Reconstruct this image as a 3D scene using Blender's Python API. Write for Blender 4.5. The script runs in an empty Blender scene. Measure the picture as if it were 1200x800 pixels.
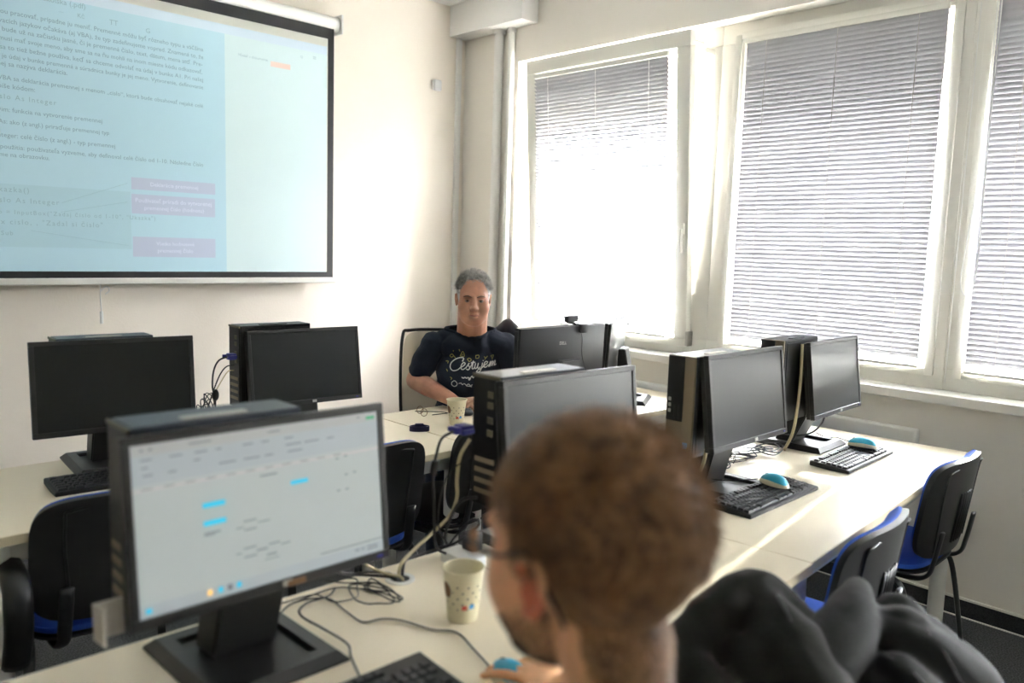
import bpy, bmesh, math, random
import numpy as np
from mathutils import Vector, Matrix, Euler, noise
from mathutils.bvhtree import BVHTree
from math import sin, cos, pi, radians

SC = bpy.context.scene
COL = SC.collection
random.seed(7)
rng = np.random.default_rng(11)

# ------------------------------------------------------------------ camera
cam_d = bpy.data.cameras.new('camera')
cam = bpy.data.objects.new('camera', cam_d)
COL.objects.link(cam)
YAW, PITCH, ROLL = 0.76651064, 0.11567759, 0.03129004
_f = Vector((sin(YAW)*cos(PITCH), cos(YAW)*cos(PITCH), -sin(PITCH)))
_r = Vector((cos(YAW), -sin(YAW), 0)); _u = _r.cross(_f)
_r2 = cos(ROLL)*_r + sin(ROLL)*_u; _u2 = _r2.cross(_f)
M = Matrix((( _r2.x, _u2.x, -_f.x, 0), (_r2.y, _u2.y, -_f.y, 0), (_r2.z, _u2.z, -_f.z, 1.5), (0, 0, 0, 1)))
cam.matrix_world = M
cam_d.sensor_width = 36.0
cam_d.lens = 951.0/1200*36
cam_d.clip_start = 0.05
cam_d.dof.use_dof = True
cam_d.dof.focus_distance = 3.3
cam_d.dof.aperture_fstop = 2.2
SC.camera = cam

# ------------------------------------------------------------------ light
SC.view_settings.view_transform = 'Standard'
SC.view_settings.look = 'None'
SC.view_settings.gamma = 1.0
SC.view_settings.use_curve_mapping = False
SC.view_settings.exposure = 2.65
world = bpy.data.worlds.new('overcast_sky'); SC.world = world
world.use_nodes = True
bg = world.node_tree.nodes['Background']
bg.inputs['Color'].default_value = (0.975, 0.955, 1.0, 1)
bg.inputs['Strength'].default_value = 34.0
sun_d = bpy.data.lights.new('sun', 'SUN'); sun_d.energy = 2.6; sun_d.angle = radians(0.6)
sun_d.color = (1.0, 0.93, 0.82)
sun = bpy.data.objects.new('sun', sun_d); COL.objects.link(sun)
_sd = Vector((-0.987*cos(radians(15)), -0.158*cos(radians(15)), -sin(radians(15))))
sun.rotation_euler = _sd.to_track_quat('-Z', 'Y').to_euler()
sun.location = (12, 3, 5)
por_d = bpy.data.lights.new('window_portal', 'AREA'); por_d.shape = 'RECTANGLE'
por_d.size = 1.75; por_d.size_y = 6.9; por_d.cycles.is_portal = True
por = bpy.data.objects.new('window_portal', por_d); COL.objects.link(por)
por.location = (3.93, 0.45, 1.80); por.rotation_euler = (0, radians(90), 0)

# ------------------------------------------------------------------ helpers
def lin(h):
    h = h.lstrip('#'); v = [int(h[i:i+2], 16)/255 for i in (0, 2, 4)]
    return tuple((c/12.92 if c <= 0.04045 else ((c+0.055)/1.055)**2.4) for c in v)+(1,)

def mat(name, col, rough=0.6, metal=0.0, bump=0.0, bscale=60, spec=0.5, var=0.0, vscale=8, emit=0.0, trans=0.0, coat=0.0, sss=0.0):
    m = bpy.data.materials.new(name); m.use_nodes = True
    nt = m.node_tree; p = nt.nodes['Principled BSDF']
    c = lin(col) if isinstance(col, str) else col
    p.inputs['Base Color'].default_value = c
    p.inputs['Roughness'].default_value = rough
    p.inputs['Metallic'].default_value = metal
    p.inputs['Specular IOR Level'].default_value = spec
    p.inputs['Coat Weight'].default_value = coat
    if sss:
        p.inputs['Subsurface Weight'].default_value = sss
        p.inputs['Subsurface Radius'].default_value = (0.9, 0.35, 0.2)
        p.inputs['Subsurface Scale'].default_value = 0.01
    if emit:
        p.inputs['Emission Color'].default_value = c
        p.inputs['Emission Strength'].default_value = emit
    tc = None
    if bump or var:
        tc = nt.nodes.new('ShaderNodeTexCoord')
    if bump:
        n = nt.nodes.new('ShaderNodeTexNoise'); n.inputs['Scale'].default_value = bscale; n.inputs['Detail'].default_value = 4
        b = nt.nodes.new('ShaderNodeBump'); b.inputs['Strength'].default_value = bump; b.inputs['Distance'].default_value = 0.002
        nt.links.new(tc.outputs['Object'], n.inputs['Vector']); nt.links.new(n.outputs['Fac'], b.inputs['Height'])
        nt.links.new(b.outputs['Normal'], p.inputs['Normal'])
    if var:
        n = nt.nodes.new('ShaderNodeTexNoise'); n.inputs['Scale'].default_value = vscale; n.inputs['Detail'].default_value = 5
        r = nt.nodes.new('ShaderNodeValToRGB')
        r.color_ramp.elements[0].position = 0.3; r.color_ramp.elements[1].position = 0.7
        r.color_ramp.elements[0].color = tuple(x*(1-var) for x in c[:3])+(1,)
        r.color_ramp.elements[1].color = tuple(min(1, x*(1+var)) for x in c[:3])+(1,)
        nt.links.new(tc.outputs['Object'], n.inputs['Vector']); nt.links.new(n.outputs['Fac'], r.inputs['Fac'])
        nt.links.new(r.outputs['Color'], p.inputs['Base Color'])
    if trans:
        t = nt.nodes.new('ShaderNodeBsdfTranslucent'); t.inputs['Color'].default_value = c
        mx = nt.nodes.new('ShaderNodeMixShader'); mx.inputs['Fac'].default_value = trans
        o = nt.nodes['Material Output']
        nt.links.new(p.outputs['BSDF'], mx.inputs[1]); nt.links.new(t.outputs['BSDF'], mx.inputs[2])
        nt.links.new(mx.outputs['Shader'], o.inputs['Surface'])
    return m

def glass_mat(name):
    m = bpy.data.materials.new(name); m.use_nodes = True; nt = m.node_tree
    nt.nodes.remove(nt.nodes['Principled BSDF'])
    t = nt.nodes.new('ShaderNodeBsdfTransparent'); t.inputs['Color'].default_value = (0.93, 0.96, 0.95, 1)
    g = nt.nodes.new('ShaderNodeBsdfGlossy'); g.inputs['Roughness'].default_value = 0.02
    fr = nt.nodes.new('ShaderNodeFresnel'); fr.inputs['IOR'].default_value = 1.35
    mx = nt.nodes.new('ShaderNodeMixShader')
    nt.links.new(fr.outputs['Fac'], mx.inputs['Fac']); nt.links.new(t.outputs['BSDF'], mx.inputs[1])
    nt.links.new(g.outputs['BSDF'], mx.inputs[2]); nt.links.new(mx.outputs['Shader'], nt.nodes['Material Output'].inputs['Surface'])
    return m

def obj(name, bm, m=None, parent=None, loc=None, smooth=None, mats=None):
    """bm: bmesh (consumed) or mesh; linked as ONE mesh object"""
    if isinstance(bm, bmesh.types.BMesh):
        me = bpy.data.meshes.new(name); bmesh.ops.recalc_face_normals(bm, faces=bm.faces)
        bm.to_mesh(me); bm.free()
    else:
        me = bm
    for x in (mats or ([m] if m else [])): me.materials.append(x)
    if smooth is not None:
        me.shade_smooth()
        if smooth < 180:
            me.set_sharp_from_angle(angle=radians(smooth))
    o = bpy.data.objects.new(name, me); COL.objects.link(o)
    if parent is not None: o.parent = parent
    if loc is not None: o.location = loc
    return o

def wobj(name, bm, m, parent, smooth=None, mats=None):
    """geometry given in world coordinates, parented to an unrotated empty"""
    o = obj(name, bm, m, parent, smooth=smooth, mats=mats)
    o.data.transform(Matrix.Translation(-parent.location))
    return o

def tag(o, label, cat, group=None, kind=None):
    o['label'] = label
    if cat: o['category'] = cat
    if group: o['group'] = group
    if kind: o['kind'] = kind
    return o

def thing(name, label, cat, loc=(0, 0, 0), rz=0.0, group=None):
    o = bpy.data.objects.new(name, None); COL.objects.link(o)
    o.empty_display_size = 0.05
    o.location = loc; o.rotation_euler = (0, 0, rz)
    return tag(o, label, cat, group)

def struct(name, bm, m, smooth=None):
    o = obj(name, bm, m, smooth=smooth); o['kind'] = 'structure'; return o

def copy_tree(o, parent=None):
    c = o.copy(); COL.objects.link(c)
    if parent is not None: c.parent = parent
    for ch in o.children: copy_tree(ch, c)
    return c

def BM(): return bmesh.new()

def box(bm, x0, x1, y0, y1, z0, z1, bev=0.0, seg=2, mtx=None):
    vs = [bm.verts.new((x, y, z)) for x in (x0, x1) for y in (y0, y1) for z in (z0, z1)]
    idx = [(0, 1, 3, 2), (4, 6, 7, 5), (0, 4, 5, 1), (2, 3, 7, 6), (0, 2, 6, 4), (1, 5, 7, 3)]
    fs = [bm.faces.new([vs[i] for i in f]) for f in idx]
    out = vs
    if bev:
        es = list({e for f in fs for e in f.edges})
        r = bmesh.ops.bevel(bm, geom=es+vs, offset=bev, segments=seg, affect='EDGES', profile=0.5)
        out = list({v for f in r['faces'] for v in f.verts} | {v for v in vs if v.is_valid})
        s = set(out)
        for v in list(s):
            for e in v.link_edges: s.update(e.verts)
        out = list(s)
    if mtx is not None: bmesh.ops.transform(bm, matrix=mtx, verts=out)
    return out

def prism(bm, pts, y0, y1, mtx=None):
    """outline pts (x,z) extruded along y"""
    a = [bm.verts.new((p[0], y0, p[1])) for p in pts]; b = [bm.verts.new((p[0], y1, p[1])) for p in pts]
    n = len(pts)
    bm.faces.new(a); bm.faces.new(b[::-1])
    for i in range(n): bm.faces.new((a[i], b[i], b[(i+1) % n], a[(i+1) % n]))
    if mtx is not None: bmesh.ops.transform(bm, matrix=mtx, verts=a+b)
    return a+b

def lathe(bm, prof, n=32, c=(0, 0, 0)):
    rings = []
    for r, z in prof:
        if r < 1e-6: rings.append([bm.verts.new((c[0], c[1], c[2]+z))])
        else: rings.append([bm.verts.new((c[0]+r*cos(2*pi*i/n), c[1]+r*sin(2*pi*i/n), c[2]+z)) for i in range(n)])
    for A, B in zip(rings, rings[1:]):
        for i in range(n):
            j = (i+1) % n
            if len(A) == 1 and len(B) == 1: continue
            if len(A) == 1: bm.faces.new((A[0], B[i], B[j]))
            elif len(B) == 1: bm.faces.new((A[i], A[j], B[0]))
            else: bm.faces.new((A[i], A[j], B[j], B[i]))

def smooth_path(pts, k=6):
    """Catmull-Rom resample"""
    P = [Vector(p) for p in pts]
    if len(P) < 3: return P
    P = [P[0]*2-P[1]]+P+[P[-1]*2-P[-2]]
    out = []
    for i in range(1, len(P)-2):
        for j in range(k):
            t = j/k
            a, b, c, d = P[i-1], P[i], P[i+1], P[i+2]
            out.append(0.5*((2*b)+(c-a)*t+(2*a-5*b+4*c-d)*t*t+(3*b-a-3*c+d)*t**3))
    out.append(P[-2])
    return out

def tube(bm, pts, r, n=8, k=6, flat=None, smooth=True):
    """swept tube; r number or list per input point; flat=(a,b) elliptical scale"""
    P = smooth_path(pts, k) if smooth else [Vector(p) for p in pts]
    m = len(P)
    if isinstance(r, (int, float)): R = [r]*m
    else:
        R = [r[min(len(r)-1, int(i/(m-1)*(len(r)-1)))]*(1-((i/(m-1)*(len(r)-1)) % 1)) + r[min(len(r)-1, int(i/(m-1)*(len(r)-1))+1)]*((i/(m-1)*(len(r)-1)) % 1) for i in range(m)]
    fa, fb = flat or (1, 1)
    up = None; rings = []
    for i, p in enumerate(P):
        t = (P[min(i+1, m-1)]-P[max(i-1, 0)])
        if t.length < 1e-9: t = Vector((0, 0, 1))
        t.normalize()
        if up is None:
            up = Vector((0, 0, 1)) if abs(t.z) < 0.9 else Vector((1, 0, 0))
        s = t.cross(up)
        if s.length < 1e-6: s = t.cross(Vector((0, 1, 0)))
        s.normalize(); up = s.cross(t).normalized()
        rings.append([bm.verts.new(p+R[i]*(fa*cos(2*pi*j/n)*s+fb*sin(2*pi*j/n)*up)) for j in range(n)])
    for A, B in zip(rings, rings[1:]):
        for j in range(n): bm.faces.new((A[j], A[(j+1) % n], B[(j+1) % n], B[j]))
    bm.faces.new(rings[0][::-1]); bm.faces.new(rings[-1])
    return [v for q in rings for v in q]

def ell(bm, c, r, rot=None, n=3):
    res = bmesh.ops.create_icosphere(bm, subdivisions=n, radius=1.0)
    m = Matrix.Translation(Vector(c)) @ (rot.to_4x4() if rot is not None else Matrix.Identity(4)) @ Matrix.Diagonal((r[0], r[1], r[2], 1))
    bmesh.ops.transform(bm, matrix=m, verts=res['verts'])

def chain(bm, pts, rs, flat=None, k=5):
    """smooth tapered limb with rounded ends, closed"""
    P = smooth_path(pts, k) if len(pts) > 2 else [Vector(pts[0]).lerp(Vector(pts[1]), i/4) for i in range(5)]
    m = len(P); q = []
    for i in range(m):
        f = i/(m-1)*(len(rs)-1); a = min(int(f), len(rs)-2); q.append(rs[a]*(1-(f-a))+rs[a+1]*(f-a))
    tube(bm, P, q, n=14, smooth=False, flat=flat)
    fl = flat or (1, 1); e = min(fl)
    ell(bm, P[0], (q[0]*e,)*3, n=2); ell(bm, P[-1], (q[-1]*e,)*3, n=2)

def remesh(bm, voxel, smooth_it=6, disp=None, smf=0.5):
    """union of closed shapes -> one continuous skin"""
    me = bpy.data.meshes.new('tmp'); bm.to_mesh(me); bm.free()
    o = bpy.data.objects.new('tmp', me); COL.objects.link(o)
    r = o.modifiers.new('r', 'REMESH'); r.mode = 'VOXEL'; r.voxel_size = voxel; r.use_smooth_shade = True
    if smooth_it:
        s = o.modifiers.new('s', 'SMOOTH'); s.iterations = smooth_it; s.factor = smf
    dg = bpy.context.evaluated_depsgraph_get(); dg.update()
    out = bpy.data.meshes.new_from_object(o.evaluated_get(dg))
    bpy.data.objects.remove(o); bpy.data.meshes.remove(me)
    if disp:
        for v, nn in zip(out.vertices, [n.vector.copy() for n in out.vertex_normals]):
            v.co += nn*disp(v.co, nn)
    out.shade_smooth()
    return out

FONT_CACHE = {}
def text_bm(s, width=None, size=0.1, shear=0.0, mono=False, align='LEFT'):
    cu = bpy.data.curves.new('t', 'FONT'); cu.body = s; cu.size = size; cu.shear = shear; cu.align_x = align
    cu.resolution_u = 2
    if mono: cu.space_character = 1.25
    o = bpy.data.objects.new('t', cu); COL.objects.link(o)
    dg = bpy.context.evaluated_depsgraph_get(); dg.update()
    me = bpy.data.meshes.new_from_object(o.evaluated_get(dg))
    bpy.data.objects.remove(o); bpy.data.curves.remove(cu)
    bm = bmesh.new(); bm.from_mesh(me); bpy.data.meshes.remove(me)
    if width and bm.verts:
        w = max(v.co.x for v in bm.verts)-min(v.co.x for v in bm.verts)
        bmesh.ops.scale(bm, vec=(width/w,)*3, verts=bm.verts)
    return bm

def join_bm(dst, src, mtx=None):
    if mtx is not None: bmesh.ops.transform(src, matrix=mtx, verts=src.verts)
    me = bpy.data.meshes.new('j'); src.to_mesh(me); src.free(); dst.from_mesh(me); bpy.data.meshes.remove(me)

def rect_xz(bm, x0, x1, z0, z1, y, th=0.0006):
    box(bm, x0, x1, y-th, y, z0, z1)

# ------------------------------------------------------------------ materials
MT = {}
MT['wall'] = mat('white_textured_wall_paint', (0.86, 0.795, 0.695, 1), 0.85, bump=0.5, bscale=90, var=0.02, vscale=3)
MT['wallr'] = mat('white_wall_paint', (0.85, 0.81, 0.735, 1), 0.85, bump=0.15, bscale=60)
MT['ceil'] = mat('white_ceiling_paint', (0.90, 0.89, 0.86, 1), 0.9)
MT['frame'] = mat('cream_window_frame_paint', (0.80, 0.78, 0.71, 1), 0.45)
MT['sill'] = mat('white_sill_laminate', (0.80, 0.78, 0.73, 1), 0.35)
MT['glass'] = glass_mat('window_glass')
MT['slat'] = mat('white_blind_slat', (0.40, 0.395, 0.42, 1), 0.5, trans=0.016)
MT['pipe'] = mat('white_gloss_pipe', (0.86, 0.85, 0.81, 1), 0.4)
MT['desk'] = mat('cream_desk_laminate', (0.83, 0.735, 0.56, 1), 0.38, bump=0.05, bscale=300)
MT['deskedge'] = mat('beige_desk_edge_band', (0.66, 0.57, 0.40, 1), 0.45)
MT['leg'] = mat('cream_painted_steel', (0.72, 0.71, 0.66, 1), 0.4)
MT['blackpl'] = mat('black_plastic', (0.010, 0.0095, 0.009, 1), 0.42, bump=0.1, bscale=400)
MT['charpl'] = mat('charcoal_plastic', (0.017, 0.016, 0.0155, 1), 0.4, bump=0.08, bscale=400)
MT['bezel'] = mat('dark_monitor_bezel', (0.022, 0.0205, 0.021, 1), 0.38)
MT['panel'] = mat('switched_off_screen', (0.015, 0.016, 0.0155, 1), 0.34, spec=0.4)
MT['panelblk'] = mat('black_switched_off_screen', (0.008, 0.008, 0.007, 1), 0.38, spec=0.35)
MT['pctop'] = mat('slate_metal_case', (0.06, 0.068, 0.085, 1), 0.42, metal=0.55)
MT['pcblk'] = mat('black_metal_case', (0.012, 0.012, 0.013, 1), 0.4, metal=0.2)
MT['pcgril'] = mat('bronze_grille', (0.22, 0.175, 0.115, 1), 0.45, metal=0.15, bump=0.8, bscale=350)
MT['steel'] = mat('galvanised_steel', (0.45, 0.43, 0.40, 1), 0.5, metal=0.9)
MT['key'] = mat('black_keycap', (0.022, 0.022, 0.024, 1), 0.4)
MT['legend'] = mat('white_key_print', (0.6, 0.6, 0.6, 1), 0.5)
MT['mblue'] = mat('turquoise_mouse_shell', (0.03, 0.42, 0.62, 1), 0.3)
MT['mcream'] = mat('cream_mouse_band', (0.62, 0.57, 0.42, 1), 0.35)
MT['blue'] = mat('royal_blue_fabric', (0.018, 0.085, 0.46, 1), 0.85, bump=0.3, bscale=500)
MT['tube'] = mat('black_steel_tube', (0.015, 0.015, 0.015, 1), 0.35)
MT['cable'] = mat('black_cable', (0.014, 0.012, 0.014, 1), 0.45)
MT['cabletan'] = mat('beige_cable', (0.50, 0.42, 0.25, 1), 0.5)
MT['vga'] = mat('blue_connector', (0.02, 0.02, 0.22, 1), 0.4)
MT['white'] = mat('white_plastic', (0.75, 0.75, 0.73, 1), 0.4)
MT['paper'] = mat('cream_paper_cup', (0.80, 0.73, 0.52, 1), 0.6)
MT['brown'] = mat('brown_print', (0.22, 0.10, 0.04, 1), 0.6)
MT['dot'] = mat('dark_brown_dot', (0.07, 0.04, 0.02, 1), 0.6)
MT['red'] = mat('red_print', (0.65, 0.06, 0.04, 1), 0.6)
MT['bluep'] = mat('blue_print', (0.08, 0.35, 0.70, 1), 0.6)
MT['navy'] = mat('navy_cotton', (0.009, 0.014, 0.030, 1), 0.9, bump=0.4, bscale=120)
MT['skin'] = mat('skin', (0.57, 0.285, 0.185, 1), 0.5, var=0.12, vscale=25, sss=0.15)
MT['skin2'] = mat('tanned_skin', (0.76, 0.40, 0.21, 1), 0.5, var=0.14, vscale=22, sss=0.15)
MT['carpet'] = mat('dark_grey_carpet', (0.062, 0.064, 0.066, 1), 0.95, bump=0.8, bscale=260, var=0.9, vscale=170)
MT['skirt'] = mat('charcoal_carpet_skirting', (0.022, 0.024, 0.028, 1), 0.9, bump=0.6, bscale=260, var=0.6, vscale=200)

# ------------------------------------------------------------------ setting
XW, YB, ZC = 3.70, 4.39, 3.08          # window wall, back wall, ceiling
XL, YF = -2.6, -4.4
Z0, Z1 = 0.945, 2.675                  # window band
bm = BM(); box(bm, XL-.1, XW+.35, YF-.1, YB+.1, -0.1, 0); struct('floor', bm, MT['carpet'])
bm = BM(); box(bm, XL-.1, XW+.35, YF-.1, YB+.1, ZC, ZC+.1); struct('ceiling', bm, MT['ceil'])
bm = BM(); box(bm, XL-.1, XW+.35, YB, YB+.1, 0, ZC); struct('wall_back', bm, MT['wall'])
bm = BM(); box(bm, XL-.1, XW+.35, YF-.1, YF, 0, ZC); struct('wall_front', bm, MT['wall'])
bm = BM(); box(bm, XL-.1, XL, YF, YB, 0, ZC); struct('wall_left', bm, MT['wall'])
bm = BM()
box(bm, XW, XW+.35, YF, YB, 0, Z0-.05)
box(bm, XW, XW+.35, YF, YB, Z1, ZC)
box(bm, XW, XW+.35, 3.86, YB, Z0-.05, Z1)
box(bm, XW, XW+.35, YF, -4.1, Z0-.05, Z1)
struct('wall_right', bm, MT['wallr'])
bm = BM(); box(bm, 3.655, 3.86, -4.1, 3.86, Z0-.05, Z0-.008, bev=.004); struct('trim_1', bm, MT['sill'])
# skirting of carpet with a pale bead on top
for nm, a in (('baseboard_right', (XW-.012, XW, YF, YB)), ('baseboard_back', (XL, XW-.012, YB-.012, YB)), ('baseboard_left', (XL, XL+.012, YF, YB-.012))):
    bm = BM(); box(bm, a[0], a[1], a[2], a[3], 0, .075); o = struct(nm, bm, MT['skirt'])
bm = BM(); box(bm, XW-.016, XW, YF, YB-.02, .075, .083); box(bm, XW-.02, XW-.012, YF, YB-.02, 0, .004)
struct('trim_2', bm, MT['frame'])
# downstand box in the far corner where the pipes go up
bm = BM(); box(bm, 3.56, XW, 3.70, YB, 2.885, ZC); struct('trim_3', bm, MT['ceil'])

PANES = [(2.56, 3.80), (1.31, 2.30), (0.12, 1.135), (-1.07, -0.08), (-2.27, -1.25), (-3.50, -2.45)]  # last three are unseen, added behind the camera to light the room
GZ0, GZ1 = 1.03, 2.575
edges = [3.86]+[v for p in PANES for v in (p[1], p[0])]+[-4.1]
wins = []
for i, (a, b) in enumerate(PANES):
    hi = 3.86 if i == 0 else (PANES[i-1][0]+b)/2
    lo = -4.1 if i == len(PANES)-1 else (PANES[i+1][1]+a)/2
    bm = BM()
    box(bm, 3.80, 3.87, lo, hi, Z0-.008, GZ0, bev=.003); box(bm, 3.80, 3.87, lo, hi, GZ1, Z1, bev=.003)
    if a > lo: box(bm, 3.80, 3.87, lo, a, GZ0, GZ1, bev=.003)
    if hi > b: box(bm, 3.80, 3.87, b, hi, GZ0, GZ1, bev=.003)
    # raised bead lines of the sash around the glass
    t = .035
    if i > 0:
        box(bm, 3.785, 3.80, a-t-.012, a-.012, GZ0-t, GZ1+t, bev=.003); box(bm, 3.785, 3.80, b+.012, b+t+.012, GZ0-t, GZ1+t, bev=.003)
        box(bm, 3.785, 3.80, a-.012, b+.012, GZ0-t, GZ0-.004, bev=.003); box(bm, 3.785, 3.80, a-.012, b+.012, GZ1+.012, GZ1+t+.012, bev=.003)
    w = struct('window_%d' % (i+1), bm, MT['frame'], smooth=30)
    wins.append(w)
    if i > 0:
        bm = BM(); box(bm, 3.835, 3.841, a-.01, b+.01, GZ0-.01, GZ1+.01); obj('glass_pane', bm, MT['glass'], w)
# the tilted sash of the far window
TILT = radians(4.0)
TM = Matrix.Translation((3.79, 0, 0.985)) @ Matrix.Rotation(-TILT, 4, 'Y') @ Matrix.Translation((-3.79, 0, -0.985))
bm = BM()
sy0, sy1, sz0, sz1 = 2.53, 3.74, 0.985, 2.655
for a in ((sy0, sy1, sz0, 1.03), (sy0, sy1, 2.575, sz1), (sy0, 2.615, 1.03, 2.575), (3.66, sy1, 1.03, 2.575)):
    box(bm, 3.765, 3.815, a[0], a[1], a[2], a[3], bev=.004)
bmesh.ops.transform(bm, matrix=TM, verts=bm.verts)
sash = obj('tilted_sash', bm, MT['frame'], wins[0], smooth=30)
bm = BM(); box(bm, 3.788, 3.794, 2.61, 3.665, 1.025, 2.58); bmesh.ops.transform(bm, matrix=TM, verts=bm.verts)
obj('glass_pane', bm, MT['glass'], sash)
bm = BM(); box(bm, 3.72, 3.80, 2.475, 2.49, 2.535, 2.56); box(bm, 3.70, 3.80, 2.545, 2.552, 2.60, 2.612)
obj('tilt_stay', bm, MT['frame'], wins[0])
bm = BM(); box(bm, 3.755, 3.765, 2.55, 2.575, 1.60, 1.66, bev=.002); box(bm, 3.735, 3.758, 2.556, 2.569, 1.50, 1.63, bev=.004)
bmesh.ops.transform(bm, matrix=TM, verts=bm.verts); obj('window_handle', bm, MT['frame'], sash, smooth=30)
bm = BM(); box(bm, 3.756, 3.80, 2.515, 2.535, .99, 1.07, bev=.002); obj('hinge', bm, MT['steel'], wins[0], smooth=30)
# outer lintel: the deep head of the opening seen through the blinds
bm = BM(); box(bm, 4.05, 4.45, YF, YB, 2.33, 3.3); struct('wall_outer', bm, MT['wallr'])

# outside: unseen yard and building, added to dim the sky behind the blinds
MT['facade'] = mat('pale_render_facade', (0.30, 0.29, 0.27, 1), .9, var=.1, vscale=.4); MT['yard'] = mat('asphalt_yard', (0.16, 0.16, 0.15, 1), .95, var=.2, vscale=.5)
bm = BM(); box(bm, 4.6, 70, -60, 60, -7.2, -7.0); struct('ground', bm, MT['yard'])
t = thing('sky_dimming_building', 'unseen pale building added across the yard to dim the sky behind the blinds', 'building', (32, 0, -7))
bm = BM(); box(bm, 0, 10, -50, 50, 0, 12.5); obj('facade', bm, MT['facade'], t)
bm = BM(); box(bm, -.4, 10.4, -50.4, 50.4, 12.5, 12.9); obj('roof', bm, MT['skirt'], t)
for j in range(4):
    for i in range(-8, 9):
        bm = BM(); box(bm, -.03, .02, i*5.2-.9, i*5.2+.9, 1+3*j, 2.6+3*j); obj('window', bm, MT['panel'], t)
# venetian blinds
def blind(label, y0, y1, zt, zb, x, mtx=None, tilt=73):
    t = thing('venetian_blind', label, 'window blind', (x, (y0+y1)/2, 0))
    def fin(nm, bm, m, par=None, sm=None):
        if mtx is not None: bmesh.ops.transform(bm, matrix=mtx, verts=bm.verts)
        return wobj(nm, bm, m, t, smooth=sm)
    bm = BM(); box(bm, x-.013, x+.013, y0, y1, zt, zt+.026, bev=.002); fin('headrail', bm, MT['frame'], sm=30)
    bm = BM(); p = .0222; n = int((zt-zb-.02)/p); a = radians(tilt); hw = .0125
    for i in range(n):
        z = zt-.012-p*i
        prof = []
        for k in range(4):
            s = -1+2*k/3
            cc = .0016*(1-s*s)
            prof.append((x - hw*s*cos(a) - cc*sin(a), z + hw*s*sin(a) + cc*cos(a)*-1))
        A = [bm.verts.new((q[0], y0, q[1])) for q in prof]; B = [bm.verts.new((q[0], y1, q[1])) for q in prof]
        for k in range(3): bm.faces.new((A[k], A[k+1], B[k+1], B[k]))
    bm.normal_update()
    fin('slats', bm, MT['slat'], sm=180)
    bm = BM(); box(bm, x-.011, x+.011, y0, y1, zb-.006, zb+.008, bev=.003); fin('bottom_rail', bm, MT['frame'], sm=30)
    for f in (.12, .5, .88):
        yy = y0+(y1-y0)*f; bm = BM()
        tube(bm, [(x-.0145, yy, zt), (x-.0145, yy, zb)], .0009, n=5, smooth=False); tube(bm, [(x+.0145, yy, zt), (x+.0145, yy, zb)], .0009, n=5, smooth=False)
        fin('ladder_cord', bm, MT['frame'])
    return t
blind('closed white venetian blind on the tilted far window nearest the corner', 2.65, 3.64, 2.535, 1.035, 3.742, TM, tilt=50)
blind('unseen white venetian blind half lowered to trim daylight at the added rearmost window', -3.48, -2.47, 2.555, 1.35, 3.765)  # rear blinds are unseen; their drop sets how much daylight enters from behind
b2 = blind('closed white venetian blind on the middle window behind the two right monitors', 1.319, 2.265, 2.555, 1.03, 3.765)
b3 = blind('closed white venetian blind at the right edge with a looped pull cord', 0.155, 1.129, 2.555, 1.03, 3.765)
blind('unseen white venetian blind half lowered to trim daylight at the added fourth window from the corner', -1.05, -0.10, 2.555, 1.35, 3.765)
blind('unseen white venetian blind half lowered to trim daylight at the added fifth window from the corner', -2.25, -1.27, 2.555, 1.35, 3.765)
bm = BM()
tube(bm, [(3.745, 1.13, 2.56), (3.74, 1.132, 2.0), (3.735, 1.16, 1.55), (3.735, 1.168, 1.42), (3.735, 1.15, 1.36), (3.735, 1.125, 1.38), (3.735, 1.11, 1.5), (3.74, 1.115, 2.0), (3.745, 1.115, 2.56)], .0022, n=6)
wobj('pull_cord', bm, MT['white'], b3)
bm = BM()
tube(bm, [(3.775, 1.20, 2.56), (3.775, 1.205, .97)], .0015, n=5, smooth=False); wobj('tension_cord', bm, MT['white'], b3)

# pipes
def vpipe(label, x, y, z0, z1, r, m=MT['pipe']):
    bm = BM(); lathe(bm, [(0, z0), (r, z0), (r, z1), (0, z1)], 24, (x, y, 0)); lathe(bm, [(0, z1-.025), (r*1.35, z1-.025), (r*1.35, z1), (0, z1)], 24, (x, y, 0))
    o = obj('heating_pipe', bm, m, smooth=40); tag(o, label, 'pipe'); return o
vpipe('thick white heating pipe in the window corner, nearer the back wall', 3.672, 4.02, 0, 2.885, .030)
vpipe('thinner white heating pipe beside the window reveal', 3.68, 3.91, 0, 2.885, .022)
bm = BM(); box(bm, 3.615, 3.655, YB-.022, YB, .08, 3.04, bev=.003); o = obj('cable_trunking', bm, MT['pipe'], smooth=30)
tag(o, 'narrow vertical white trunking on the back wall by the corner', 'cable trunking')
bm = BM(); tube(bm, [(3.66, 4.37, 2.985), (3.675, 4.31, 3.02), (3.68, 4.22, 3.045), (3.68, 4.10, 3.06)], .005, n=6)
o = obj('loose_cable', bm, MT['cable'], smooth=180); tag(o, 'short black cable curving out of the ceiling corner', 'cable')
# desk-height trunking along window wall
bm = BM(); box(bm, 3.645, 3.70, 1.26, 4.37, .695, .770, bev=.010, seg=3); o = obj('cable_trunking', bm, MT['pipe'], smooth=40)
tag(o, 'long white trunking box running along the window wall at desk height', 'cable trunking')
# light switch
t = thing('wall_sensor', 'small white sensor box high on the back wall', 'sensor', (3.45, YB, 2.55))
bm = BM(); box(bm, -.03, .03, -.03, 0, -.035, .035, bev=.008, seg=3); obj('housing', bm, MT['white'], t, smooth=40)
bm = BM(); box(bm, -.038, -.031, -.022, -.008, -.03, .03, bev=.002); obj('lens', bm, MT['leg'], t, smooth=40)

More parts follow.
